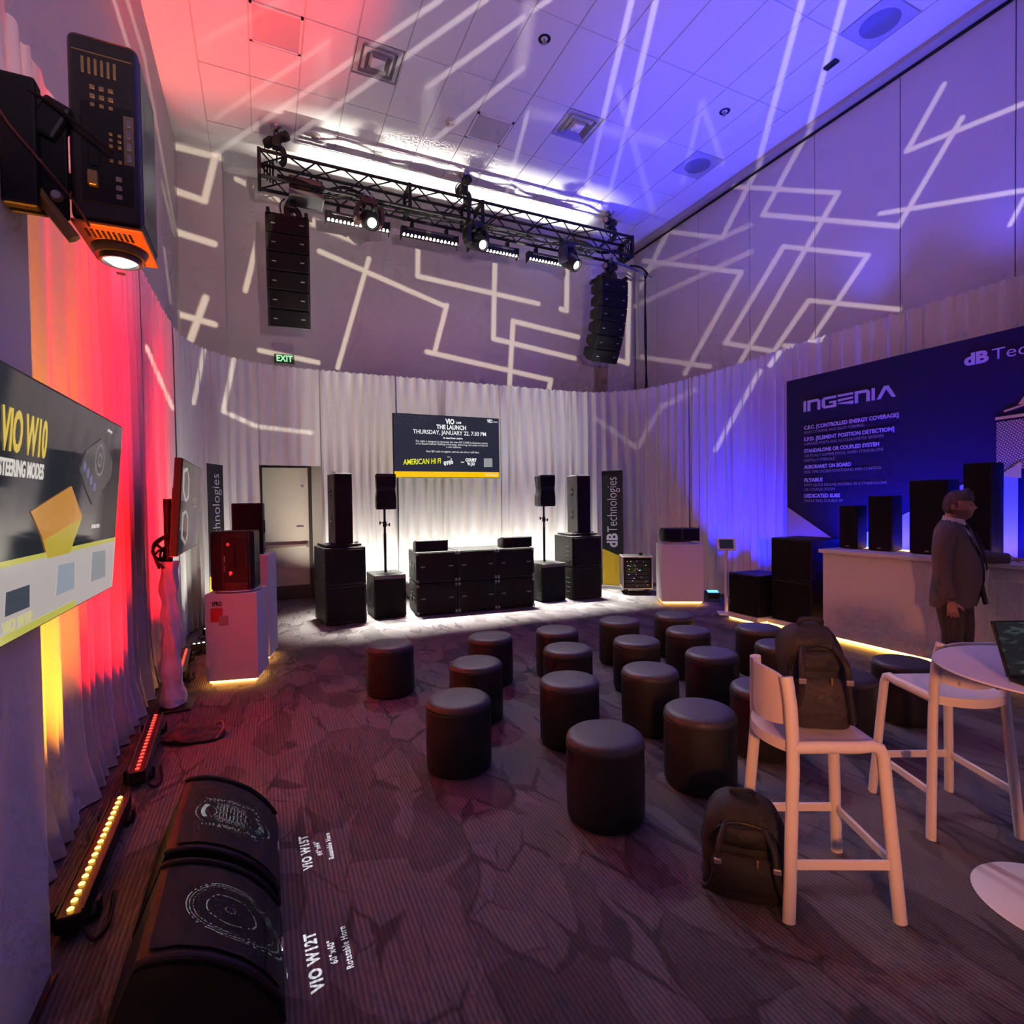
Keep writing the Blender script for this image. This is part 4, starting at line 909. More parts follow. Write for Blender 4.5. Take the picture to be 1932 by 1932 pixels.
def dashed(c, r, w_, n, fill=.8):
    for k in range(n): arc_band(c, r-w_/2*rg.uniform(.6, 1.1), r+w_/2*rg.uniform(.6, 1.1), 2*PI*k/n, 2*PI*(k+fill)/n, 2)
dashed(cB, .168, .0050, 72); dashed(cB, .156, .0035, 60, .7); dashed(cB, .142, .0022, 40, .45); dashed(cB, .090, .0050, 48); dashed(cB, .018, .003, 8, .6)
for a0 in (R_(205), R_(25)): 
    for k in range(26): a = a0+R_(2.6)*k; spl.append(ring((cB[0]+.149*KS*math.cos(a)*rg.uniform(.93, 1), cB[1]+.149*KS*math.sin(a)*rg.uniform(.93, 1), cB[2]), rg.uniform(.0016, .003), 5))
for s in (0, PI): 
    for k in range(22): arc_band(cA, .170, .174, s+R_(-44)+R_(4)*k, s+R_(-44)+R_(4)*(k+.85), 2)
    arc_band(cA, .125, .147, s+R_(-34), s+R_(30), 14) if s else [arc_band(cA, .130, .152, R_(-30)+R_(4.4)*k, R_(-30)+R_(4.4)*(k+.5), 2) for k in range(14)]
    for k in range(14): arc_band((cA[0]+math.cos(s)*.155*KS, cA[1], cA[2]), .085, .089, s+PI+R_(-52)+R_(7.4)*k, s+PI+R_(-52)+R_(7.4)*(k+.8), 2)
for s in (-1, 1):
    for k in range(90): spl.append(ring((cA[0]+KS*rg.uniform(-.13, .13), cA[1]+KS*s*rg.uniform(.128, .158), cA[2]), rg.uniform(.002, .0042), 5))
for i in range(-8, 9):
    for j in range(-9, 10):
        x, y = i*.0085*KS, j*.0115*KS
        if abs(x) < .068-.9*y*y*-3+.0 and abs(y) < .118 and x*x+y*y > .0002: spl.append(ring((cA[0]+x, cA[1]+y, cA[2]), .0030*math.exp(-(x*x+y*y)/.006)+.0012, 4))
# one plate per block so that every cut-out stays inside its own rectangle; overlapping dots are dropped
def span(s_): return (min(p[0] for p in s_), min(p[1] for p in s_), max(p[0] for p in s_), max(p[1] for p in s_))
def sep(a_, b_, g=4e-6): return a_[2]+g < b_[0] or b_[2]+g < a_[0] or a_[3]+g < b_[1] or b_[3]+g < a_[1]
def area2(s_): return abs(sum(p[0]*q[1]-q[0]*p[1] for p, q in zip(s_, s_[1:]+s_[:1])))/2
dots, letters = spl[n_text:], spl[:n_text]; kept, boxes = [], []
for s_ in sorted(dots, key=area2, reverse=True):
    bx_ = span(s_)
    if all(sep(bx_, q) for q in boxes): kept.append(s_); boxes.append(bx_)
RX = .0135; xs_ = to_stencil(.075, 0, .004)[0]
yt = to_stencil(0, 2.47, .004)[1]; yw = to_stencil(0, 2.50, .24)[1]
blocks = []
def cut(sp, rect):
    ins = [s_ for s_ in sp if rect[0] < span(s_)[0] and span(s_)[2] < rect[2] and rect[1] < span(s_)[1] and span(s_)[3] < rect[3]]
    blocks.append((ins, rect))
# text side is sliced between the text lines as well
tx = [xs_] + [to_stencil((fz(*q)[0]), 0, .004)[0] for q in ((596, 1605), (614, 1600))]
cut(letters, (xs_, -RX, RX, yt)); cut(letters, (xs_, yt, RX, RX)); cut(kept, (-RX, -RX, xs_, yw)); cut(kept, (-RX, yw, xs_, RX))
vv_, ff_ = [], []
for ins, rect in blocks:
    m_ = stencil(ins, rect); n0 = len(vv_); vv_ += [v.co.copy() for v in m_.vertices]; ff_ += [[n0+i for i in p.vertices] for p in m_.polygons]; bpy.data.meshes.remove(m_)
me = bpy.data.meshes.new('projection_stencil'); me.from_pydata(vv_, [], ff_); o = link('projection_stencil', me, M_SMOOTH, t); o.location = LP - pc - Vector((0, 0, PD))
lamp('projector_beam', 'SPOT', LP, LP - ZA, 1600, (.85, .97, 1), spot_size=R_(50), spot_blend=.05, shadow_soft_size=0.0)
# ---- LED floor bars
def floor_bar(p0, p1, label, led, n=18, h=.115, side=M_SMOOTH):
    p0, p1 = Vector(p0), Vector(p1); d = p1-p0; L = d.length; t = thing('led_floor_bar', label, 'light bar', ((p0+p1)/2).to_tuple(), math.atan2(d.y, d.x)-PI/2)
    obj('housing', b1((0, 0, .075), (.085, L, .07), bev=.006), M_SMOOTH, t)
    for s in (-1, 1): obj('side_fin', b1((s*.044, 0, .08), (.008, L*.98, .08), bev=.002), side, t)
    for s in (-1, 1):
        bm = BM(); box(bm, (0, s*(L/2-.12), .02), (.16, .05, .02), bev=.005); box(bm, (.075, s*(L/2-.12), .05), (.012, .05, .07), bev=.003); box(bm, (-.075, s*(L/2-.12), .05), (.012, .05, .07), bev=.003); box(bm, (0, s*(L/2-.12), .006), (.12, .07, .012), bev=.003); obj('floor_bracket', bm, M_SMOOTH, t)
    me = None
    for k in range(n):
        if me is None:
            bm = BM(); lathe(bm, [(0, .006), (.008, .005), (.0125, 0)], 14); o = obj('led_lens', bm, led, t, True); me = o.data
        else: o = link('led_lens', me, None, t)
        o.location = (0, -L/2+.035+(L-.07)*k/(n-1), h)
    bm = BM(); rods(bm, smooth_pts([(.05, -L/2, .05), (.09, -L/2-.05, .02), (.12, -L/2+.05, .012), (.10, -L/2+.25, .012)], 5), .008, 6); obj('power_lead', bm, M_RUBBER, t, True)
floor_bar((-.735, 2.64, 0), (-.755, 3.62, 0), 'black LED floor bar with glowing amber lenses beside the wedge monitors', M_LEDA)
floor_bar((-.735, 3.90, 0), (-.79, 4.92, 0), 'black LED floor bar with glowing red lenses beside the cloth bag', M_LEDR, side=mat('worn_fin', (.10, .08, .06), .5))
floor_bar((-.77, 6.05, 0), (-.82, 7.02, 0), 'LED floor bar with glowing red lenses behind the white display pedestal', M_LEDR)
for k, (a, b) in enumerate((((-.80, 7.2), (-.22, 7.33)), ((-.76, 8.02), (-.16, 8.1)), ((-.60, 8.78), (-.12, 9.03)))):
    floor_bar((*a, 0), (*b, 0), 'LED floor bar with glaring white lenses, %s behind the display pedestals' % ('first', 'second', 'third')[k], M_LEDW, n=12)
floor_bar((-.672, 1.05, 0), (-.672, 2.0, 0), 'LED floor bar with amber lenses at the foot of the white tower', M_LEDA)
# ---- wedge monitors
def wedge(y0, y1, label, badge):
    W = y1-y0; t = thing('stage_monitor', label, 'stage monitor', (0, (y0+y1)/2, 0)); M = Matrix(((1, 0, 0, 0), (0, 0, -1, 0), (0, 1, 0, 0), (0, 0, 0, 1)))
    prof = [(-.50, .0), (-.50, .05), (-.385, .335), (-.36, .345), (-.28, .332), (-.19, .292), (-.10, .228), (-.03, .150), (.02, .065), (.032, .0)]
    bm = BM(); prism(bm, prof, -W/2, W/2, M); bmesh.ops.recalc_face_normals(bm, faces=bm.faces); bmesh.ops.bevel(bm, geom=[e for e in bm.edges if abs(e.verts[0].co.y-e.verts[1].co.y) < 1e-4], offset=.012, segments=2, affect='EDGES'); obj('cabinet', bm, M_BLACK, t, True)
    bm = BM(); top = prof[3:9]
    g = [[bm.verts.new((x+.006, s*(W/2-.055), z_+.006)) for x, z_ in top] for s in (-1, 1)]
    for k in range(5): bm.faces.new((g[0][k], g[0][k+1], g[1][k+1], g[1][k]))
    bmesh.ops.solidify(bm, geom=bm.faces[:], thickness=.008); obj('grille', bm, mat('monitor_grille', (.055, .052, .055), .6, bump=.5, bscale=900), t, True)
    for s in (-1, 1): obj('edge_rail', tube(smooth_pts([(x+.002, s*(W/2-.012), z_+.004) for x, z_ in prof[2:9]], 3), .011, 8), M_BLACK, t, True)
    obj('badge_plate', b1((.030, 0, .07), (.006, .07, .018), Matrix.Rotation(R_(-10), 3, 'Y')), mat('badge_print', (.30, .30, .31), .5), t)
    return t
wedge(2.485, 3.13, 'wide black wedge monitor with projected horn image', 15); wedge(1.91, 2.425, 'black wedge monitor with projected ring image beside the W12T lettering', 12)
# ---- display pedestals with glowing bases
def pedestal(x, y, rz, W, D, H, label):
    t = thing('display_pedestal', label, 'pedestal', (x, y, 0), rz)
    obj('box', b1((0, D/2, (H+.065)/2), (W, D, H-.065), bev=.004), M_WHITE, t)
    obj('recessed_base', b1((0, D/2, .022), (W-.07, D-.07, .044)), M_WHITE, t); obj('light_strip', b1((0, D/2, .0545), (W-.045, D-.045, .020)), M_STRIP, t)
    return t
p = pedestal(-.30, 5.715, R_(-12), .452, .45, .885, 'shorter white pedestal with red sticker and glowing base')
lettering('EPRO', .055, basis((-.12, -.003, .775), XA, ZA, -YA), mat('black_print', (.02, .02, .02), .5), p, bold=.002, align='CENTER', fit=.085, ext=.0005)
obj('red_sticker', b1((-.125, -.0025, .69), (.105, .003, .13)), mat('red_print', (.5, .03, .03), .5), p); obj('grey_sticker', b1((-.065, -.0045, .635), (.08, .003, .09)), mat('grey_sticker', (.32, .29, .28), .5), p)
pedestal(-.19, 6.44, R_(-12), .45, .42, 1.175, 'taller white pedestal behind the red-stickered one')
t = thing('turntable', 'flat white round turntable on the red-stickered pedestal', 'turntable', (-.235, 5.92, .886), 0); bm = BM(); lathe(bm, [(0, 0), (.15, 0), (.15, .008), (0, .008)], 30); obj('foot_ring', bm, M_SMOOTH, t, True); bm = BM(); lathe(bm, [(0, .008), (.205, .008), (.21, .014), (.205, .022), (0, .022)], 40); obj('plate', bm, M_WHITE, t, True)
t = thing('demo_speaker', 'black speaker shown from behind with controls on the turntable', 'speaker', (-.245, 5.90, .909), R_(-16))
bm = BM(); prism(bm, [(-.19, -.15), (-.07, -.165), (.15, -.15), (.19, -.11), (.16, .17), (-.13, .17), (-.19, .10)], 0, .56); bmesh.ops.bevel(bm, geom=bm.edges[:], offset=.012, segments=2, affect='EDGES'); obj('cabinet', bm, M_SMOOTH, t)
bm = BM(); box(bm, (.045, -.158, .29), (.2, .012, .42), Matrix.Rotation(R_(4), 3, 'Z'), bev=.004); obj('rear_panel', bm, M_DARKMET, t)
for x, z_ in ((-.02, .44), (.0, .17)): 
    bm = BM(); lathe(bm, [(0, .02), (.016, .02), (.02, 0)], 12, (x, -.165, z_), Matrix.Rotation(PI/2, 3, 'X')); obj('knob', bm, M_STEEL, t, True)
for z_ in (.30, .21): obj('label_plate', b1((-.045, -.167, z_), (.035, .004, .06)), mat('label_white', (.4, .4, .5), .5), t)
obj('power_led', b1((-.01, -.168, .15), (.008, .004, .008)), M_LEDR, t)
for x in (-.02, .09): obj('cooling_fin', b1((x+.05, -.172, .33), (.012, .02, .22), bev=.003), M_SMOOTH, t)
obj('side_handle', b1((-.192, .0, .38), (.012, .10, .12), bev=.004), M_DARKMET, t)
t = cabinet('demo_speaker', 'black speaker on the taller white pedestal by the door', (-.165, 6.53, 1.176), R_(-4), .31, .28, .565, (.015, .015)); obj('side_bracket', b1((.158, .12, .30), (.02, .06, .14), bev=.004), M_DARKMET, t)
# ---- banners
def banner(p0, p1, label, sw):
    p0, p1 = Vector((*p0, 0)), Vector((*p1, 0)); d = (p1-p0); W = d.length; x = d.normalized(); n = Vector((x.y, -x.x, 0)); H = 2.27
    t = thing('roll_up_banner', label, 'banner', p0); t.matrix_world = basis(p0, x, ZA, n)
    M = Matrix.Identity(4)
    obj('cloth', b1((W/2, H/2+.03, -.004), (W, H-.06, .006)), M_BANNER, t)
    a, b = (.77, .61)
    obj('yellow_foot', prism(BM(), [(0, .05), (W, .05), (W, b), (0, a)], 0, .002), M_BYEL, t)
    obj('base_cassette', b1((W/2, .03, 0), (W+.03, .06, .09), bev=.01), M_STEEL, t); obj('top_rail', b1((W/2, H, -.004), (W, .025, .014), bev=.004), M_BANNER, t)
    obj('support_pole', tube([(W/2, .05, -.03), (W/2, H, -.012)], .008, 8), M_STEEL, t)
    lettering('dB', .30, basis((W*.72, .80, .003), YA, -XA, ZA), M_PRINTW, t, bold=.010, ext=.0006, fit=.27)
    lettering('Technologies', .29, basis((W*.72, 1.085, .003), YA, -XA, ZA), M_PRINTW, t, bold=-.003, ext=.0006, fit=1.06)
    return t
banner((-.67, 8.20), (-.51, 8.60), 'charcoal roll-up banner half hidden behind the side pedestals', 0)
banner((5.985, 8.80), (6.225, 8.45), 'charcoal and yellow dBTechnologies roll-up banner beside the flight case', 0)
# ---- cloth bag on the floor
t = thing('cloth_bag', 'limp dark cloth bag lying on the carpet beside the red light bar', 'bag', (-.50, 4.57, 0), R_(-12))
bm = BM(); n = 40; rings = []
for k in range(22):
    f = k/21; x = -.20+.40*f; w_ = .13*math.sin(PI*min(1, max(.06, f*.94+.04)))**.4; h = (.075+.05*math.sin(f*5+1)*.5)*math.sin(PI*min(.97, max(.05, f)))**.35
    rings.append([(x+.012*noise.noise(Vector((a*2, f*5, 3))), w_*math.cos(a)*(1+.16*noise.noise(Vector((math.cos(a)*2, math.sin(a)*2, f*6)))), max(.004, h*(.46+.54*math.sin(a)) + .022*noise.noise(Vector((x*14, math.cos(a)*3, 7))))) for a in [2*PI*q/n for q in range(n)]])
loft(bm, rings); obj('sack', bm, M_NYLON2, t, True)
bm = BM(); rods(bm, smooth_pts([(.17, -.08, .02), (.20, -.02, .07), (.17, .06, .09), (.12, .1, .06)], 5), .006, 6); obj('drawstring', bm, mat('tan_cord', (.30, .22, .12), .6), t, True)
# ---------------------------------------------------------------- right side: flight case, pedestal, kiosk, subs, counter, printed wall
t = thing('flight_case', 'black rack flight case on casters with lit equipment', 'flight case', (6.09, 7.85, 0), R_(-29.5)); W, D, H0, H = .52, .46, .10, .685
bm = BM(); box(bm, (-W/2+.012, D/2, (H+H0)/2), (.02, D, H-H0)); box(bm, (W/2-.012, D/2, (H+H0)/2), (.02, D, H-H0)); box(bm, (0, D/2, H-.01), (W, D, .02)); box(bm, (0, D/2, H0+.012), (W, D, .024)); box(bm, (0, D-.01, (H+H0)/2), (W, .02, H-H0)); obj('shell', bm, mat('case_laminate', (.03, .028, .03), .5), t)
alu = mat('case_aluminium', (.50, .42, .38), .35, .8)
for x in (-W/2, W/2):
    for y in (0, D): obj('edge_profile', b1((x, y, (H+H0)/2), (.022, .022, H-H0), bev=.004), alu, t)
for z_ in (H0+.01, H-.008):
    for y in (0, D): obj('edge_profile', b1((0, y, z_), (W, .022, .022), bev=.004), alu, t)
    for x in (-W/2, W/2): obj('edge_profile', b1((x, D/2, z_), (.022, D, .022), bev=.004), alu, t)
rg = random.Random(6)
for k in range(7):
    z_ = .165+.072*k; u = obj('rack_unit', b1((0, .05, z_), (W-.07, .08, .064), bev=.004), M_SMOOTH, t)
    for q in range(5 if k > 3 else 2):
        c = rg.choice(['g', 'a', 'w', 'w'] if k > 3 else ['w', 'v']); m = {'g': emis('green_led', (.1, 1, .2), 1.2), 'a': emis('orange_led', (1, .35, .05), 2), 'w': emis('cool_led', (.7, .75, 1), 1.4), 'v': emis('violet_led', (.5, .4, 1), 1.5)}[c]
        obj('indicator', b1((rg.uniform(-.19, .19), .008, z_+rg.uniform(-.02, .02)), (rg.uniform(.008, .025), .006, .008)), m, u)
bm = BM()
for q in range(5): x = -.17+.03*q; rods(bm, smooth_pts([(x, .005, .56), (x+.02, -.02, .50), (x-.01, -.015, .43), (x+.03, .005, .40)], 4), .005, 5)
obj('patch_lead', bm, mat('green_lead', (.10, .25, .08), .5), t, True)
obj('side_recess', b1((W/2+.002, D*.45, .42), (.006, .2, .3), bev=.002), M_SMOOTH, t); obj('side_decal', b1((W/2+.006, D*.45, .44), (.004, .06, .2)), mat('decal_grey', (.35, .33, .33), .5), t)
for x in (-W/2+.07, W/2-.07):
    for y in (.07, D-.07):
        bm = BM(); lathe(bm, [(0, -.014), (.034, -.014), (.036, 0), (.034, .014), (0, .014)], 16, (x, y, .036), Matrix.Rotation(PI/2, 3, 'Y')); box(bm, (x, y, .078), (.05, .05, .044), bev=.006); obj('caster', bm, M_DARKMET, t)
obj('small_box', b1((.10, D*.6, H+.022), (.06, .05, .045), bev=.006), M_SMOOTH, t)
p = pedestal(6.074, 6.682, R_(-29), .66, .45, .985, 'white pedestal with glowing base carrying a line array box')
t = thing('demo_array_box', 'single black line array box on a white disc', 'speaker', (6.22, 6.92, .986), R_(-27))
bm = BM(); lathe(bm, [(0, 0), (.17, 0), (.175, .012), (.17, .024), (0, .024)], 36); obj('turntable_disc', bm, M_WHITE, t, True)
bm = BM(); M = Matrix(((0, 0, 1, 0), (1, 0, 0, 0), (0, 1, 0, 0), (0, 0, 0, 1)))
prism(bm, [(-.18, .02), (-.18, .215), (.10, .225), (.2, .17), (.2, .07), (.1, .0)], -.28, .28, M); bmesh.ops.translate(bm, verts=bm.verts, vec=(0, 0, .028)); bmesh.ops.recalc_face_normals(bm, faces=bm.faces); bmesh.ops.bevel(bm, geom=bm.edges[:], offset=.008, segments=1, affect='EDGES'); obj('cabinet', bm, M_BLACK, t)
for s in (-1, 1):
    obj('grille', b1((s*.145, -.184, .146), (.26, .014, .17), Matrix.Rotation(R_(3*s), 3, 'Z'), bev=.005), M_GRILLE, t)
    obj('rigging_plate', b1((s*.284, -.12, .148), (.012, .06, .22), bev=.003), M_DARKMET, t); obj('rigging_pin', b1((s*.284, -.14, .265), (.014, .02, .03), bev=.003), M_STEEL, t)
obj('centre_strip', b1((0, -.19, .146), (.03, .014, .19), bev=.004), mat('bluish_black', (.015, .016, .03), .3), t)
# blue uplight fixture by the drape
x, y = fz(1345, 1134); t = thing('uplight', 'small black floor uplight with blue lens beside the pedestal', 'stage light', (x, y, 0), R_(-30))
obj('head', b1((0, 0, .11), (.20, .13, .10), Matrix.Rotation(R_(12), 3, 'X'), bev=.012), M_SMOOTH, t); obj('lens', b1((0, .01, .164), (.17, .10, .008), Matrix.Rotation(R_(12), 3, 'X')), M_BLUEGLOW, t)
for s in (-1, 1): obj('stand_leg', b1((s*.09, 0, .04), (.012, .04, .08), bev=.003), M_SMOOTH, t)
obj('foot_bar', b1((0, 0, .006), (.2, .05, .012), bev=.003), M_SMOOTH, t)
bm = BM(); rods(bm, smooth_pts([(.1, .02, .1), (.18, -.02, .04), (.24, -.08, .012), (.32, -.1, .012)], 5), .006, 6); obj('lead', bm, M_RUBBER, t, True)
# tablet kiosk
t = thing('tablet_kiosk', 'slim white floor stand holding a tablet', 'kiosk', (6.235, 5.94, 0), R_(-38))
obj('base_plate', b1((0, -.02, .006), (.24, .26, .012), bev=.004), M_WHITE, t)
bm = BM(); rods(bm, smooth_pts([(0, 0, .01), (0, 0, .4), (0, 0, .70), (.0, .02, .80), (.01, .06, .90), (.0, .03, .99), (.0, -.0, 1.02)], 5), .026, 12); obj('curved_post', bm, M_WHITE, t, True)
hd = obj('tablet_frame', b1((0, -.015, 1.03), (.27, .025, .20), Matrix.Rotation(R_(-28), 3, 'X') @ Matrix.Rotation(R_(0), 3, 'Y'), bev=.008), M_WHITE, t)
obj('tablet_screen', b1((0, -.0272, 1.0366), (.195, .004, .145), Matrix.Rotation(R_(-28), 3, 'X')), glow('tablet_dark', (.008, .009, .012), 1, .1), hd)
bm = BM(); rods(bm, smooth_pts([(.03, .03, .25), (.06, .06, .12), (.08, .10, .02), (.2, .2, .01)], 5), .005, 6); obj('lead', bm, mat('white_lead', (.5, .5, .5), .5), t, True)
# low plinths with subs
def plinth(x0, x1, y0, y1, H, label):
    t = thing('low_plinth', label, 'plinth', ((x0+x1)/2, (y0+y1)/2, 0)); W, D = x1-x0, y1-y0
    obj('top_box', b1((0, 0, H/2+.02), (W, D, H-.04), bev=.003), M_WHITE, t); obj('base', b1((0, 0, .010), (W-.08, D-.08, .020)), M_WHITE, t); obj('light_strip', b1((0, 0, .029), (W-.04, D-.04, .019)), M_STRIP, t)
plinth(5.955, 6.60, 5.145, 5.66, .105, 'low white plinth with glowing base under the single sub'); plinth(6.12, 6.72, 4.47, 5.12, .10, 'low white plinth with glowing base under the stacked subs')
t = cabinet('subwoofer', 'single black subwoofer on a low white plinth beside the kiosk', (5.975, 5.40, .107), -PI/2, .50, .58, .56, (.02, .02), cat='subwoofer')
for z_ in (.20, .36): obj('side_port', b1((.251, .34, z_), (.006, .06, .05), bev=.003), M_SMOOTH, t)
for lv in range(2):
    t = cabinet('subwoofer', ('upper' if lv else 'lower')+' black subwoofer of the pair next to the counter', (6.15, 4.80, .102+lv*.545), -PI/2, .58, .56, .54, (.02, .03), cat='subwoofer')
    for yy in (.12, .42): obj('rigging_slot', b1((.2915, yy, .47 if lv else .06), (.006, .05, .03), bev=.002), M_SMOOTH, t)
# counter
t = thing('display_counter', 'long white display counter with glowing base line', 'counter', (6.32, 2.56, 0))
obj('front_body', b1((0, 0, .56), (.54, 3.44, .98), bev=.003), M_WHITE, t); obj('worktop', b1((0, .01, 1.072), (.60, 3.50, .044), bev=.004), M_WHITE, t)
obj('recessed_base', b1((0.02, 0, .020), (.46, 3.38, .040)), M_WHITE, t); obj('light_strip', b1((0.0, 0, .054), (.50, 3.40, .028)), M_STRIP, t); obj('rear_light_strip', b1((.235, 0, 1.099), (.02, 3.3, .010)), M_STRIP, t)
for y1, y0, h, d, nm in ((4.25, 4.035, .51, .20, 'shortest'), (3.91, 3.655, .62, .22, 'second shortest'), (3.475, 3.12, .78, .25, 'tall'), (2.985, 2.755, .93, .25, 'tallest')):
    t = cabinet('counter_speaker', '%s black column speaker standing on the white counter' % nm, (6.30, (y0+y1)/2, 1.1), -PI/2, y1-y0, d, h, (.008, .008)); obj('foot_plate', b1((0, d/2, .004), (y1-y0-.03, d-.02, .008)), M_DARKMET, t)
    obj('badge', b1((0, -.008, .03), (.04, .003, .012)), mat('badge_print', (.30, .30, .31), .5), t)
# printed wall
GW = 6.78
gw = thing('printed_wall', 'large navy printed wall with INGENIA lettering behind the counter', 'backdrop wall', (GW, 3.0, 0))
obj('panel', b1((.045, 0, 1.68), (.09, 4.67, 3.36), bev=.003), M_NAVY, gw)
def gm(y, z_): return basis((-.0015, y-3.0, z_), -YA, ZA, -XA)
def gtext(body, y0, y1, z_, size, m, bold=0): return lettering(body, size, gm(y0, z_), m, gw, bold=bold, fit=abs(y0-y1), ext=.0008)
def gpoly(name, pts, m, off=0.0):
    o = obj(name, prism(BM(), [(-(y-3.0), z_) for y, z_ in pts], 0, .002), m, gw); o.matrix_local = basis((-.001-off, 0, 0), -YA*-1 if False else -YA, ZA, -XA); return o
# INGENIA logo letters
LT = {'I': [[(0, 0), (.24, 0), (.24, 1), (0, 1)]], 'N': [[(0, 0), (.26, 0), (.26, .76), (.86, .76), (.86, 0), (1.12, 0), (1.12, .8), (.92, 1), (0, 1)]],
      'G': [[(.2, 0), (1.2, 0), (1.2, .56), (.62, .56), (.62, .38), (.94, .38), (.94, .22), (.34, .22), (.27, .30), (.27, .70), (.34, .78), (1.2, .78), (1.2, 1), (.2, 1), (0, .82), (0, .2)]],
      'E': [[(0, .80), (1.2, .80), (1.2, 1), (0, 1)], [(0, .40), (1.2, .46), (1.2, .64), (0, .60)], [(0, .2), (1.2, 0), (1.2, .3), (0, .26)]], 'A': [[(0, 0), (.27, 0), (.66, .72), (1.05, 0), (1.32, 0), (.82, 1), (.50, 1)]]}
LW = {'I': .24, 'N': 1.12, 'G': 1.2, 'E': 1.2, 'A': 1.32}
tot = sum(LW[c] for c in 'INGENIA') + .12*6; k = 1.195/tot; yy = 5.072; z_ = 2.885
for c in 'INGENIA':
    for pl_ in LT[c]: gpoly('logo_letter', [(yy - u*k, z_ + v*.148) for u, v in pl_], M_PRINTW)
    yy -= (LW[c]+.12)*k
B = .0022
for body, y1, z_, subs in (('C.E.C. [CONTROLLED ENERGY COVERAGE]', 3.85, 2.645, (('BEAM STEERING AND BEAM FORMING', 4.25),)), ('E.P.D. [ELEMENT POSITION DETECTION]', 3.90, 2.487, (('INFRARED PORTS AND ACCELEROMETER SENSORS', 4.02),)),
        ('STANDALONE OR COUPLED SYSTEM', 4.07, 2.325, (('VERTICALLY ASYMMETRICAL WHEN STANDALONE', 4.02), ('DIGITALLY STEERABLE', 4.63))), ('AURORANET ON BOARD', 4.41, 2.105, (('REAL TIME SYSTEM MONITORING AND CONTROL', 4.04),)),
        ('FLYABLE', 4.80, 1.925, (('WITH QUICK RELEASE RIGGING AS A STANDALONE', 3.98), ('OR COUPLED SYSTEM', 4.63))), ('DEDICATED SUBS', 4.56, 1.71, (('SINGLE AND DOUBLE 18"', 4.52),))):
    gtext(body, 5.066, y1, z_, .068, M_PRINTW, B)
    for q, (b_, e_) in enumerate(subs): gtext(b_, 5.066, e_, z_-.062-.062*q, .052, M_PRINTG)
gtext('dB', 3.20, 2.985, 3.085, .165, M_PRINTW, .008); gtext('Technologies', 2.965, 1.95, 3.085, .165, M_PRINTW, -.001)
gpoly('pale_corner', [(5.325, 1.575), (5.325, .3), (4.3, .3), (4.3, .95)], M_PRINTLB)
for a, za, b, zb in ((4.31, 1.215, 4.18, 1.29), (3.92, 1.43, 3.66, 1.57), (3.40, 1.735, 3.02, 1.92)): gpoly('pale_column', [(a, za), (a, .5), (b, .5), (b, zb)], M_PRINTLB)
gpoly('pale_column', [(2.955, 1.92), (2.955, .5), (2.745, .5), (2.745, 1.895), (2.90, 1.955)], M_PRINTLB)
def mesh_print():
    m, t_, b = nt('honeycomb_print'); N, L = t_.nodes, t_.links; tc = N.new('ShaderNodeTexCoord'); mp = N.new('ShaderNodeMapping'); mp.inputs['Rotation'].default_value = (0, 0, R_(45)); L.new(tc.outputs['Object'], mp.inputs[0])
    br = N.new('ShaderNodeTexBrick'); br.inputs['Scale'].default_value = 22; br.inputs['Color1'].default_value = (.86, .66, .16, 1); br.inputs['Color2'].default_value = (.80, .60, .14, 1); br.inputs['Mortar'].default_value = (.03, .03, .09, 1); br.inputs['Mortar Size'].default_value = .09; br.inputs['Row Height'].default_value = .5
    L.new(mp.outputs[0], br.inputs[0]); L.new(br.outputs[0], b.inputs['Base Color']); b.inputs['Roughness'].default_value = .6; return m
gpoly('honeycomb_grille', [(2.92, 2.45), (2.92, 1.90), (2.70, 1.97), (2.70, 2.28), (2.0, 2.28), (2.0, 2.48)], mesh_print(), .0004)
gpoly('gold_shape', [(2.90, 1.905), (2.72, 1.875), (2.72, 2.04)], M_GOLD, .003); gpoly('gold_outline', [(2.93, 2.47), (2.93, 2.50), (2.0, 2.53), (2.0, 2.50)], M_GOLD); gpoly('gold_outline', [(2.86, 2.54), (2.70, 2.58), (2.70, 2.60), (2.86, 2.56)], M_GOLD); gpoly('gold_outline', [(2.75, 2.60), (2.70, 2.68), (2.4, 2.68), (2.4, 2.61)], M_GOLD)
# ---------------------------------------------------------------- ottomans
def make_ottoman():
    t = thing('ottoman', 'round charcoal ottoman seat in the rows on the carpet', 'ottoman', group='ottomans set out in rows before the stage')
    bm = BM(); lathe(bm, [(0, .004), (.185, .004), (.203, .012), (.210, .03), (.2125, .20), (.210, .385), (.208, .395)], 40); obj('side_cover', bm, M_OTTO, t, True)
    bm = BM(); lathe(bm, [(.205, .392), (.2115, .402), (.211, .418), (.203, .436), (.188, .447), (.16, .452), (0, .455)], 40); obj('seat_pad', bm, M_OTTO_LIT, t, True)
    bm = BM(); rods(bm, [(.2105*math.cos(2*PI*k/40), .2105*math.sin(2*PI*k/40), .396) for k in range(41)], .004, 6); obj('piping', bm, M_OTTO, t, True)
    return t
SPOTS = [(1.015, 4.886), (1.126, 3.32), (1.509, 4.001), (1.928, 4.718), (2.61, 4.639), (2.363, 4.017), (1.955, 3.308), (1.663, 2.442), (3.396, 4.698), (3.051, 3.957), (2.609, 3.228), (4.082, 4.636), (3.727, 4.032), (3.343, 3.343), (2.371, 2.472), (4.405, 3.792), (4.06, 3.26), (3.044, 2.584), (3.76, 2.51), (4.45, 2.49)]
proto = make_ottoman()
ROWS = ('row nearest the stage', 'second row from the stage', 'third row from the stage', 'row farthest from the stage'); ORD = ('first', 'second', 'third', 'fourth', 'fifth')
def row_of(y): return 0 if y > 4.4 else 1 if y > 3.65 else 2 if y > 2.9 else 3
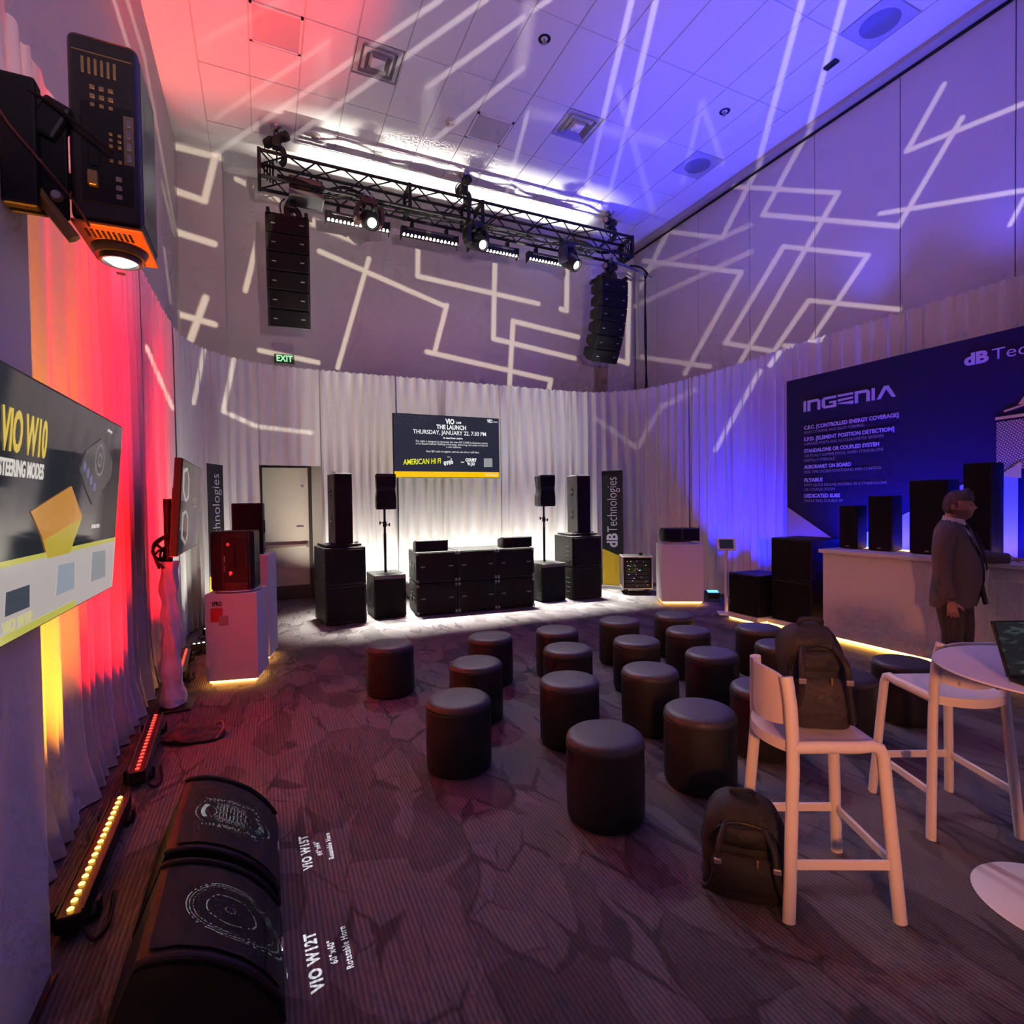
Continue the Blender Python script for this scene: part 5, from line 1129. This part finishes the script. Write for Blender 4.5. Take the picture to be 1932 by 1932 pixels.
for i, (x, y) in enumerate(SPOTS):
    o = proto if i == 0 else copy_tree(proto); o.location = (x, y, 0); o.rotation_euler = (0, 0, i*.7)
    k = sorted([p[0] for p in SPOTS if row_of(p[1]) == row_of(y)], reverse=True).index(x)
    o['label'] = 'round charcoal ottoman, %s from the counter in the %s' % (ORD[k], ROWS[row_of(y)])
# ---------------------------------------------------------------- bar stools
def stool(loc, rz, label):
    t = thing('bar_stool', label, 'bar stool', loc, rz); m = M_STOOL
    F, T = .222, .178                                        # half spacing at floor and at seat
    def ell(bm, pts, rx, ry):
        R = []; pts = [Vector(p) for p in pts]
        for i, p in enumerate(pts):
            d = (pts[min(i+1, len(pts)-1)]-pts[max(i-1, 0)]).normalized(); x = Vector((1, 0, 0)); x = (x-d*x.dot(d)).normalized(); y = d.cross(x)
            R.append([p + x*rx*math.cos(a) + y*ry*math.sin(a) for a in [2*PI*k/12 for k in range(12)]])
        loft(bm, R)
    def leg_at(sx, sy, z_):
        f = z_/.70; return Vector((sx*(F+(T-F)*f), sy*(F+(T-F)*f), z_))
    for sx in (-1, 1):
        bm = BM(); P = [leg_at(sx, 1, z_) for z_ in (0, .2, .4, .60, .655)] + [leg_at(sx, 1, .68)+Vector((0, -.012, .006)), leg_at(sx, 1, .69)+Vector((0, -.04, .008)), Vector((sx*.182, .08, .694)), Vector((sx*.180, -.06, .694)), Vector((sx*.178, -.18, .692))]
        ell(bm, P, .021, .026); obj('front_leg', bm, m, t, True)
        bm = BM(); P = [leg_at(sx, -1, z_) for z_ in (0, .2, .4, .60)] + [Vector((sx*.178, -.182, .70)), Vector((sx*.176, -.184, .78)), Vector((sx*.171, -.186, .86)), Vector((sx*.160, -.190, .93)), Vector((sx*.150, -.194, .975))]
        ell(bm, P, .020, .026); obj('back_leg', bm, m, t, True)
    # seat: thin dished shell
    bm = BM(); G = []; nx, ny = 14, 14
    for j in range(ny+1):
        v = j/ny; row = []
        for i in range(nx+1):
            u = -1+2*i/nx; hw = .183 if v < .8 else .183-.012*((v-.8)/.2)**2; y = -.185+.362*v
            bow = -.055*(1-u*u)*(1-v)**3
            z_ = .712 - .010*(1-u*u)*math.sin(PI*min(1, v*1.1)) - (.010*((v-.88)/.12)**2 if v > .88 else 0)
            row.append(bm.verts.new((u*hw, y+bow, z_)))
        G.append(row)
    for a, b in zip(G, G[1:]):
        for i in range(nx): bm.faces.new((a[i], a[i+1], b[i+1], b[i]))
    bmesh.ops.recalc_face_normals(bm, faces=bm.faces); bmesh.ops.solidify(bm, geom=bm.faces[:], thickness=.016); obj('seat', bm, m, t, True)
    # backrest: curved shell between the back legs
    bm = BM(); G = []; nx, ny = 16, 10
    for j in range(ny+1):
        v = j/ny; row = []
        for i in range(nx+1):
            u = -1+2*i/nx; lo = .785+.045*(u*u)*0 - .03*(1-u*u); hi = .99 - .035*abs(u)**4
            z_ = lo+(hi-lo)*v; hw = .178-.026*((z_-.76)/.23)
            y = -.184-.010*((z_-.76)/.23) - .058*(1-u*u)
            row.append(bm.verts.new((u*hw, y, z_)))
        G.append(row)
    for a, b in zip(G, G[1:]):
        for i in range(nx): bm.faces.new((a[i], a[i+1], b[i+1], b[i]))
    bmesh.ops.recalc_face_normals(bm, faces=bm.faces); bmesh.ops.solidify(bm, geom=bm.faces[:], thickness=.014); obj('backrest', bm, m, t, True)
    # rear seat rail bowed back
    bm = BM(); P = [Vector((-.178+.356*k/12, -.185-.060*(1-(-1+k/6)**2), .692-.004*(1-(-1+k/6)**2))) for k in range(13)]
    loft(bm, [[p+Vector((0, -.010, -.022)), p+Vector((0, .010, -.022)), p+Vector((0, .010, .022)), p+Vector((0, -.010, .022))] for p in P]); obj('rear_rail', bm, m, t, True)
    def bar(name, a, b, sag=0):
        bm = BM(); a, b = Vector(a), Vector(b); d = (b-a).normalized(); n = Vector((-d.y, d.x, 0))
        loft(bm, [[p + n*.008*s + Vector((0, 0, q)) for s, q in ((-1, -.02), (1, -.02), (1, .02), (-1, .02))] for p in (a, b)]); bmesh.ops.bevel(bm, geom=bm.edges[:], offset=.004, segments=1, affect='EDGES'); obj(name, bm, m, t)
    zb = .225; c = [leg_at(sx, sy, zb) for sx in (-1, 1) for sy in (-1, 1)]
    bar('side_rung', c[0], c[1]); bar('side_rung', c[2], c[3]); bar('foot_rest', c[1]+Vector((0, 0, .0)), c[3])
    return t
def rz_front(dx_, dy_): return math.atan2(-dx_, dy_)
stool((2.192, 1.592, 0), rz_front(.895, -.44), 'white plastic bar stool holding a backpack on its seat')
stool((3.29, 1.655, 0), rz_front(.427, .904), 'empty white plastic bar stool beside the round table')
# ---------------------------------------------------------------- table and laptop
t = thing('bar_table', 'white round bar table with thin top and disc base', 'table', (2.955, 1.055, 0))
bm = BM(); lathe(bm, [(0, .972), (.41, .972), (.42, .979), (.415, .985), (0, .985)], 64); obj('tabletop', bm, M_WHITE, t, True)
bm = BM(); lathe(bm, [(.03, .02), (.03, .95), (.1, .972)], 24); obj('column', bm, M_WHITE, t, True)
bm = BM(); lathe(bm, [(0, 0), (.278, 0), (.282, .006), (.275, .012), (.06, .02), (0, .02)], 56); obj('base_disc', bm, M_WHITE, t, True)
hx = Vector((.9, -.43, 0)).normalized(); hn = Vector((-.43, -.9, 0)).normalized()
t = thing('laptop', 'open black laptop on the round white table', 'laptop'); t.matrix_world = basis(Vector((2.645, 1.10, .986)) + hx*.17, hx, -hn, ZA)
obj('keyboard_deck', b1((0, -.115, .008), (.34, .23, .014), bev=.004), M_SMOOTH, t)
bm = BM(); 
for i in range(12):
    for j in range(4): box(bm, (-.135+.0245*i, -.06-.024*j, .0165), (.019, .018, .003))
obj('keyboard', bm, mat('key_black', (.03, .03, .035), .5), t, kind='stuff')
obj('touchpad', b1((0, -.19, .0155), (.10, .06, .002)), mat('pad_grey', (.05, .05, .055), .4), t)
Rl = Matrix.Rotation(R_(-20), 3, 'X')
ld = obj('lid', b1(Rl @ Vector((0, .004, .11))+Vector((0, 0, .012)), (.34, .008, .22), Rl, bev=.003), M_SMOOTH, t)
def camo():
    m, t_, b = nt('dark_leaf_picture'); N, L = t_.nodes, t_.links; tc = N.new('ShaderNodeTexCoord'); mp = N.new('ShaderNodeMapping'); mp.inputs['Scale'].default_value = (9, 9, 30); mp.inputs['Rotation'].default_value = (0, R_(25), 0); L.new(tc.outputs['Object'], mp.inputs[0])
    nz = N.new('ShaderNodeTexNoise'); nz.inputs['Scale'].default_value = 1.6; nz.inputs['Detail'].default_value = 3; L.new(mp.outputs[0], nz.inputs[0])
    c = ramp(t_, nz.outputs['Fac'], [(0, (.002, .004, .004)), (.52, (.004, .008, .007)), (.66, (.035, .055, .05)), (.72, (.006, .01, .008))]); L.new(c, b.inputs['Emission Color']); b.inputs['Emission Strength'].default_value = 1.0; b.inputs['Base Color'].default_value = (.005, .005, .005, 1); b.inputs['Roughness'].default_value = .25; return m
obj('laptop_screen', b1(Rl @ Vector((0, -.0015, .112))+Vector((0, 0, .012)), (.322, .004, .202), Rl), camo(), ld)
# ---------------------------------------------------------------- backpacks
def backpack(loc, rz, label, W, D, H, lean, m1, m2, seed):
    t = thing('backpack', label, 'backpack', loc, rz); rg = random.Random(seed)
    bm = BM(); R = []; n = 36; K = 20
    for k in range(K+1):
        f = k/K; z_ = H*f; s = (1-.10*f) * (1 if f < .62 else math.sqrt(max(0, 1-((f-.62)/.385)**2.4)))
        if k == 0: s = .93
        s = max(.04, s); ring_ = []
        for q in range(n):
            a = 2*PI*q/n; c_, s_ = math.cos(a), math.sin(a); e = .62
            x = W/2*s*math.copysign(abs(c_)**e, c_); y = D/2*(s*.55+.45*min(1, s*1.4))*math.copysign(abs(s_)**e, s_)
            d = .022*noise.noise(Vector((x*9+seed, y*9, z_*7))) + .008*noise.noise(Vector((x*30, y*30, z_*24+seed)))
            ring_.append((x*(1+d*5), y*(1+d*5)+lean*f*f, z_ + (d*.4 if k else 0)))
        R.append(ring_)
    loft(bm, R); obj('main_sack', bm, m1, t, True)
    def pocket(name, cx, cz, w_, h_, dd, y0, m):
        bm = BM(); R = []
        for k in range(9):
            f = k/8; sc_ = math.sqrt(max(.02, 1-(f)**2.2)); yy = y0 - dd*f
            R.append([(cx + w_/2*sc_*math.copysign(abs(math.cos(a))**.5, math.cos(a)) + .008*noise.noise(Vector((a*3, f*4, seed))), yy, cz + h_/2*sc_*math.copysign(abs(math.sin(a))**.5, math.sin(a))) for a in [2*PI*q/24 for q in range(24)]])
        loft(bm, R); obj(name, bm, m, t, True)
    pocket('front_pocket', 0, H*.30, W*.78, H*.42, .05, -D/2+.015, m2)
    pocket('upper_pocket', .0, H*.66, W*.66, H*.24, .035, -D/2+.02+lean*.4, m1)
    for s in (-1, 1):
        bm = BM(); rods(bm, smooth_pts([(s*W*.22, -D/2+.03, H*.80), (s*W*.30, -D/2-.045, H*.66), (s*W*.32, -D/2-.055, H*.42), (s*W*.40, -D/2-.03, H*.18), (s*W*.46, -D/2+.02, H*.06)], 5), .013, 8); obj('strap', bm, m1, t, True)
        obj('buckle', b1((s*W*.315, -D/2-.066, H*.52), (.03, .012, .024), bev=.004), mat('buckle_metal', (.35, .33, .34), .35, .6), t)
    bm = BM(); rods(bm, smooth_pts([(-.045, lean*.8, H*.96), (-.04, lean*.8-.01, H*1.035), (.04, lean*.8-.01, H*1.035), (.045, lean*.8, H*.96)], 6), .010, 8); obj('grab_handle', bm, m1, t, True)
    obj('zip_pull', b1((W*.12, -D/2-.03, H*.5), (.008, .008, .03), bev=.002), mat('brass_pull', (.55, .35, .15), .4, .8), t)
    bm = BM(); rods(bm, [(W*.40*math.cos(a), -D/2+.005+lean*.5, H*.56+H*.26*math.sin(a)) for a in [PI*k/16 for k in range(17)]], .005, 6); obj('zip', bm, M_SMOOTH, t, True)
    return t
backpack((2.235, 1.635, .712), R_(-36), 'dark grey backpack sitting upright on the bar stool seat', .29, .21, .435, .03, mat('charcoal_pack', (.022, .020, .022), .7, bump=.5, bscale=70, vary=.3), mat('brown_grey_pack', (.05, .042, .042), .75, bump=.5, bscale=60, vary=.3), 3)
backpack((1.90, 1.72, .0), R_(-44), 'black backpack slumped on the carpet against the stool leg', .36, .22, .385, .07, M_NYLON, mat('soft_black_pack', (.016, .016, .016), .75, bump=.5, bscale=60, vary=.3), 9)
# ---------------------------------------------------------------- the man at the counter
man = thing('person', 'man in grey suit jacket and dark trousers leaning one hand on the counter', 'person', (5.62, 2.73, 0), R_(14))
def ellring(c, rx, ry, n=24, yoff=0, up=None):
    return [Vector((c[0]+rx*math.cos(a), c[1]+yoff+ry*math.sin(a), c[2])) for a in [2*PI*k/n for k in range(n)]]
def limb(bm, pts, rad, n=16):
    P = smooth_pts(pts, 5); m_ = len(pts)-1; rr = []
    for i in range(len(P)):
        f = i/(len(P)-1)*m_; k = min(m_-1, int(f)); rr.append(rad[k]+(rad[k+1]-rad[k])*(f-k))
    rods(bm, P, rr, n)
def remeshed(bm, vox, smooth_it=2):
    me = bpy.data.meshes.new('tmp'); bm.to_mesh(me); bm.free(); o = bpy.data.objects.new('tmp', me); COL.objects.link(o)
    r = o.modifiers.new('r', 'REMESH'); r.mode = 'VOXEL'; r.voxel_size = vox; s = o.modifiers.new('s', 'SMOOTH'); s.factor = .5; s.iterations = smooth_it
    dg = bpy.context.evaluated_depsgraph_get(); dg.update(); out = bpy.data.meshes.new_from_object(o.evaluated_get(dg)); bpy.data.objects.remove(o); bpy.data.meshes.remove(me)
    for p_ in out.polygons: p_.use_smooth = True
    return out
WR_R, WR_L = Vector((-.278, -.045, .80)), Vector((.435, -.33, 1.135))
bm = BM()
# legs
limb(bm, [(-.095, .01, .06), (-.10, .0, .28), (-.10, -.015, .50), (-.10, 0, .72), (-.09, .0, .90)], [.055, .068, .082, .105, .12])
limb(bm, [(.10, -.05, .06), (.10, -.045, .28), (.10, -.05, .50), (.10, -.02, .72), (.09, .0, .90)], [.055, .068, .082, .105, .12])
loft(bm, [ellring((0, 0, z_), rx, ry, 24, yo) for z_, rx, ry, yo in ((.80, .17, .12, .0), (.90, .185, .15, -.01), (1.0, .185, .165, -.02), (1.12, .18, .16, -.02), (1.25, .185, .14, -.01), (1.36, .185, .12, 0), (1.44, .13, .09, .01), (1.48, .07, .07, .015))])
limb(bm, [(0, .015, 1.40), (0, .005, 1.50), (0, -.005, 1.58)], [.075, .062, .062])
# arms inside the sleeves
limb(bm, [(-.19, .01, 1.40), (-.25, .02, 1.12), (-.27, 0, .95), WR_R], [.06, .05, .042, .030])
limb(bm, [(.19, 0, 1.40), (.27, -.03, 1.22), (.34, -.17, 1.135), WR_L], [.06, .052, .042, .030])
# head: deformed sphere, facing -y
hc = Vector((0, -.03, 1.622)); hb = bmesh.ops.create_uvsphere(bm, u_segments=40, v_segments=28, radius=1)['verts']
def g(x, s): return math.exp(-(x/s)**2)
for v in hb:
    x, y, z_ = v.co; q = Vector((x*.076, y*.098, z_*.122))
    if z_ < 0: q.x *= 1-.22*min(1, -z_*1.2)**1.5
    if z_ < -.1 and y < 0: q.y -= .008*min(1, (-z_-.1)*2)
    if z_ < -.3 and y > 0: q.y *= 1-.35*min(1, (-z_-.3)*1.6)
    if y < 0:
        q.y -= .026*g(x, .13)*g(z_+.16, .12) + .010*g(x, .11)*g(z_+.02, .14)          # nose
        q.y -= .006*g(z_-.16, .10)*g(x, .55)                                          # brow
        for s in (-1, 1): q.y += .012*g(x-s*.36, .17)*g(z_-.02, .10)                  # eye sockets
        q.y -= .005*g(x, .28)*g(z_+.43, .07); q.y += .004*g(x, .3)*g(z_+.37, .04); q.y -= .012*g(x, .30)*g(z_+.78, .22)
    v.co = hc + q*1.10
for s in (-1, 1):
    e = bmesh.ops.create_uvsphere(bm, u_segments=12, v_segments=8, radius=1)['verts']
    for v in e: v.co = hc + Vector((s*.083+v.co.x*.010, .014+v.co.y*.019, -.012+v.co.z*.034))
# hands: palm, four fingers, thumb
def hand(bm, wr, d, nrm, curl, spread=.010):
    d = d.normalized(); nrm = nrm.normalized(); sd = d.cross(nrm).normalized()
    c = [wr, wr+d*.035, wr+d*.085]
    for a, b, w0, w1 in ((c[0], c[1], .024, .036), (c[1], c[2], .036, .040)):
        loft(bm, [[p + sd*w_*math.cos(q) + nrm*.014*math.sin(q) for q in [2*PI*k/14 for k in range(14)]] for p, w_ in ((a-d*.01, w0), (b+d*.008, w1))])
    for k, (off, ln) in enumerate(((-.029, .068), (-.010, .078), (.010, .073), (.029, .058))):
        b = c[2] + sd*off - d*.005; a1, a2, a3 = curl*.5, curl, curl*1.4; p = [b]
        for an, seg in ((a1, .45), (a2, .32), (a3, .23)): p.append(p[-1] + (d*math.cos(an) - nrm*math.sin(an))*ln*seg + sd*off*.12)
        rods(bm, p, [.0095, .0092, .0085, .0072], 10)
    b = wr + d*.025 - sd*.026; rods(bm, [b, b + (d*.55 - sd*.75 - nrm*.2)*.04, b + (d*.95 - sd*.85 - nrm*.35)*.062, b+(d*1.3-sd*.85-nrm*.45)*.078], [.013, .012, .0105, .008], 10)
hand(bm, WR_R, Vector((.02, -.10, -1)), Vector((-1, -.25, 0)), .55)
hand(bm, WR_L, Vector((.62, -.75, -.10)), Vector((.0, -.05, 1)), .12)
body = remeshed(bm, .0058, 2)
M_SKIN = mat('skin', (.42, .22, .155), .5, vary=.08, vscale=30); M_STUB = mat('stubble_skin', (.24, .14, .11), .6, vary=.2, vscale=120); M_TROU = mat('dark_trousers', (.055, .042, .042), .75, bump=.3, bscale=120); M_SHIRT = mat('pale_shirt', (.55, .52, .58), .7, bump=.2, bscale=200)
for m in (M_SHIRT, M_TROU, M_SKIN, M_STUB, mat('lip_skin', (.32, .13, .10), .5), mat('eye_dark', (.03, .02, .02), .3)): body.materials.append(m)
for p_ in body.polygons:
    c = p_.center; i = 0; dR = Vector((.02, -.1, -1)).normalized(); tR = (c-WR_R).dot(dR)
    if -.01 < tR < .2 and (c-WR_R-dR*tR).length < .075 and c.x < -.222: i = 2
    elif (c-WR_L).dot(Vector((.62, -.75, -.1)).normalized()) > -.01 and (c-WR_L).length < .24: i = 2
    elif c.z < .97: i = 1
    elif c.z > 1.50:
        i = 2; r = c-hc
        if r.z < -.035 and r.y < .03 and not (abs(r.x) < .022 and r.z > -.052): i = 3
        if abs(r.x) < .024 and abs(r.z+.052) < .0045 and r.y < -.07: i = 4
        if abs(abs(r.x)-.029) < .011 and abs(r.z-.003) < .0045 and r.y < -.07: i = 5
    p_.material_index = i
link('body', body, None, man)
# jacket
bm = BM(); R = []; NJ = 48
prof = [(.715, .198, .150, .165), (.76, .205, .165, .168), (.86, .208, .190, .160), (.96, .208, .212, .148), (1.06, .205, .215, .142), (1.16, .205, .198, .142), (1.26, .212, .172, .143), (1.34, .222, .148, .140), (1.41, .215, .118, .128), (1.455, .165, .094, .110), (1.495, .092, .075, .088)]
for z_, rx, rf, rb in prof:
    ring_ = []
    for k in range(NJ):
        a = 2*PI*k/NJ; s_, c_ = math.sin(a), math.cos(a); ry = rb if s_ > 0 else rf
        x = rx*math.copysign(abs(c_)**.85, c_); y = ry*math.copysign(abs(s_)**.95, s_); y += .006*noise.noise(Vector((x*8, y*8, z_*6))); ring_.append((x, y, z_+.012*(s_ < 0)*(z_ < .75)))
    R.append(ring_)
# extra rings for smoothness
RR = []
for a, b in zip(R, R[1:]):
    for q in range(3): RR.append([Vector(u).lerp(Vector(v), q/3) for u, v in zip(a, b)])
RR.append([Vector(u) for u in R[-1]])
loft(bm, RR, cap=False)
kill = []
for f in bm.faces:
    c = f.calc_center_median()
    if c.y < 0:
        op = .035+.02*(c.z < .9)*((.9-c.z)*6) if c.z < 1.12 else .035 + (c.z-1.12)*.20
        if abs(c.x+.0) < op: kill.append(f)
bmesh.ops.delete(bm, geom=kill, context='FACES')
bmesh.ops.solidify(bm, geom=bm.faces[:], thickness=.010)
limb(bm, [(-.185, .005, 1.415), (-.245, .02, 1.28), (-.262, .025, 1.12), (-.276, .01, .97), (-.276, -.035, .825)], [.078, .080, .070, .062, .048], 20)
limb(bm, [(.185, .005, 1.41), (.25, -.01, 1.30), (.285, -.05, 1.20), (.35, -.18, 1.145), (.418, -.305, 1.137)], [.078, .080, .068, .060, .046], 20)
jk = obj('jacket', bm, mat('grey_suit_cloth', (.115, .095, .098), .8, bump=.35, bscale=150, vary=.1), man, True)
for s in (-1, 1):
    bm = BM(); vv = [bm.verts.new(p) for p in ((s*.060, -.130, 1.435), (s*.100, -.128, 1.42), (s*.118, -.158, 1.32), (s*.075, -.186, 1.24), (s*.040, -.220, 1.10), (s*.050, -.190, 1.25), (s*.055, -.165, 1.34))]; bm.faces.new(vv if s > 0 else vv[::-1]); bmesh.ops.solidify(bm, geom=bm.faces[:], thickness=.006); obj('lapel', bm, mat('grey_suit_lapel', (.095, .078, .082), .75), jk)
bm = BM(); R = [[(rr*math.cos(a), .012+rr*1.05*math.sin(a)-.012, z_+(.016*math.sin(a))) for a in [2*PI*k/28 for k in range(28)]] for rr, z_ in ((.084, 1.468), (.077, 1.495), (.0725, 1.518), (.069, 1.518), (.071, 1.49))]
loft(bm, R, False); obj('shirt_collar', bm, mat('white_collar', (.70, .66, .70), .6), man, True)
# hair
bm = BM(); hb = bmesh.ops.create_uvsphere(bm, u_segments=40, v_segments=28, radius=1)['verts']; kill = []
for v in hb:
    x, y, z_ = v.co; up_ = .30 if y < -.25 else (-.15 if y < .15 else -.55)
    if z_ < up_ - .02: kill.append(v); continue
    ed = min(1, max(0, (z_-up_)*3)); q = Vector((x*(.0775+.0035*ed), y*(.1+.003*ed), z_*(.1235+.004*ed))); q *= 1 + .04*noise.noise(Vector((x*9, y*9, z_*9)))
    if y < -.3 and z_ > .4: q.y -= .014*(z_-.3); q.z += .012
    if z_ < -.3 and y > 0: q.y *= 1-.30*min(1, (-z_-.3)*1.6)
    if y < -.35 and z_ > .3: q.z += .016*min(1, (z_-.3)*2)*(1+.5*noise.noise(Vector((x*6, 2, 2)))); q.y -= .010
    v.co = hc + q*1.10
bmesh.ops.delete(bm, geom=kill, context='VERTS'); bmesh.ops.solidify(bm, geom=bm.faces[:], thickness=.006); obj('hair', bm, mat('greying_hair', (.075, .068, .070), .6, bump=.8, bscale=90, vary=.5, vscale=60), man, True)
bm = BM(); rods(bm, smooth_pts([(-.05, -.04, 1.49), (-.035, -.17, 1.33), (-.01, -.222, 1.12), (.012, -.226, 1.06)], 5), .005, 6); rods(bm, smooth_pts([(.05, -.04, 1.49), (.045, -.17, 1.33), (.03, -.222, 1.12), (.012, -.226, 1.06)], 5), .005, 6); obj('lanyard', bm, mat('dark_lanyard', (.02, .02, .03), .6), man, True)
obj('name_badge', b1((.012, -.232, 1.0), (.085, .006, .125), Matrix.Rotation(R_(4), 3, 'X'), bev=.003), mat('badge_card', (.62, .60, .68), .4), man)
obj('phone_pouch', b1((.045, -.20, .84), (.075, .03, .17), Matrix.Rotation(R_(-10), 3, 'X'), bev=.012), M_SMOOTH, man)
for s in (-1, 1):
    bm = BM(); yo = .01 if s < 0 else -.05
    loft(bm, [[(s*.098+w_*math.cos(a), yo+yc_+l_*math.sin(a), z_) for a in [2*PI*k/20 for k in range(20)]] for z_, w_, l_, yc_ in ((0, .042, .135, -.06), (.025, .046, .14, -.06), (.05, .044, .11, -.035), (.08, .042, .07, .0), (.11, .045, .055, .005))]); obj('shoe', bm, mat('black_shoe', (.015, .012, .012), .35), man, True)
# small glowing parts are seen, not sampled as lamps; the light bars above do the lighting
for m in bpy.data.materials:
    if m.name != 'warm_strip': m.cycles.emission_sampling = 'NONE'
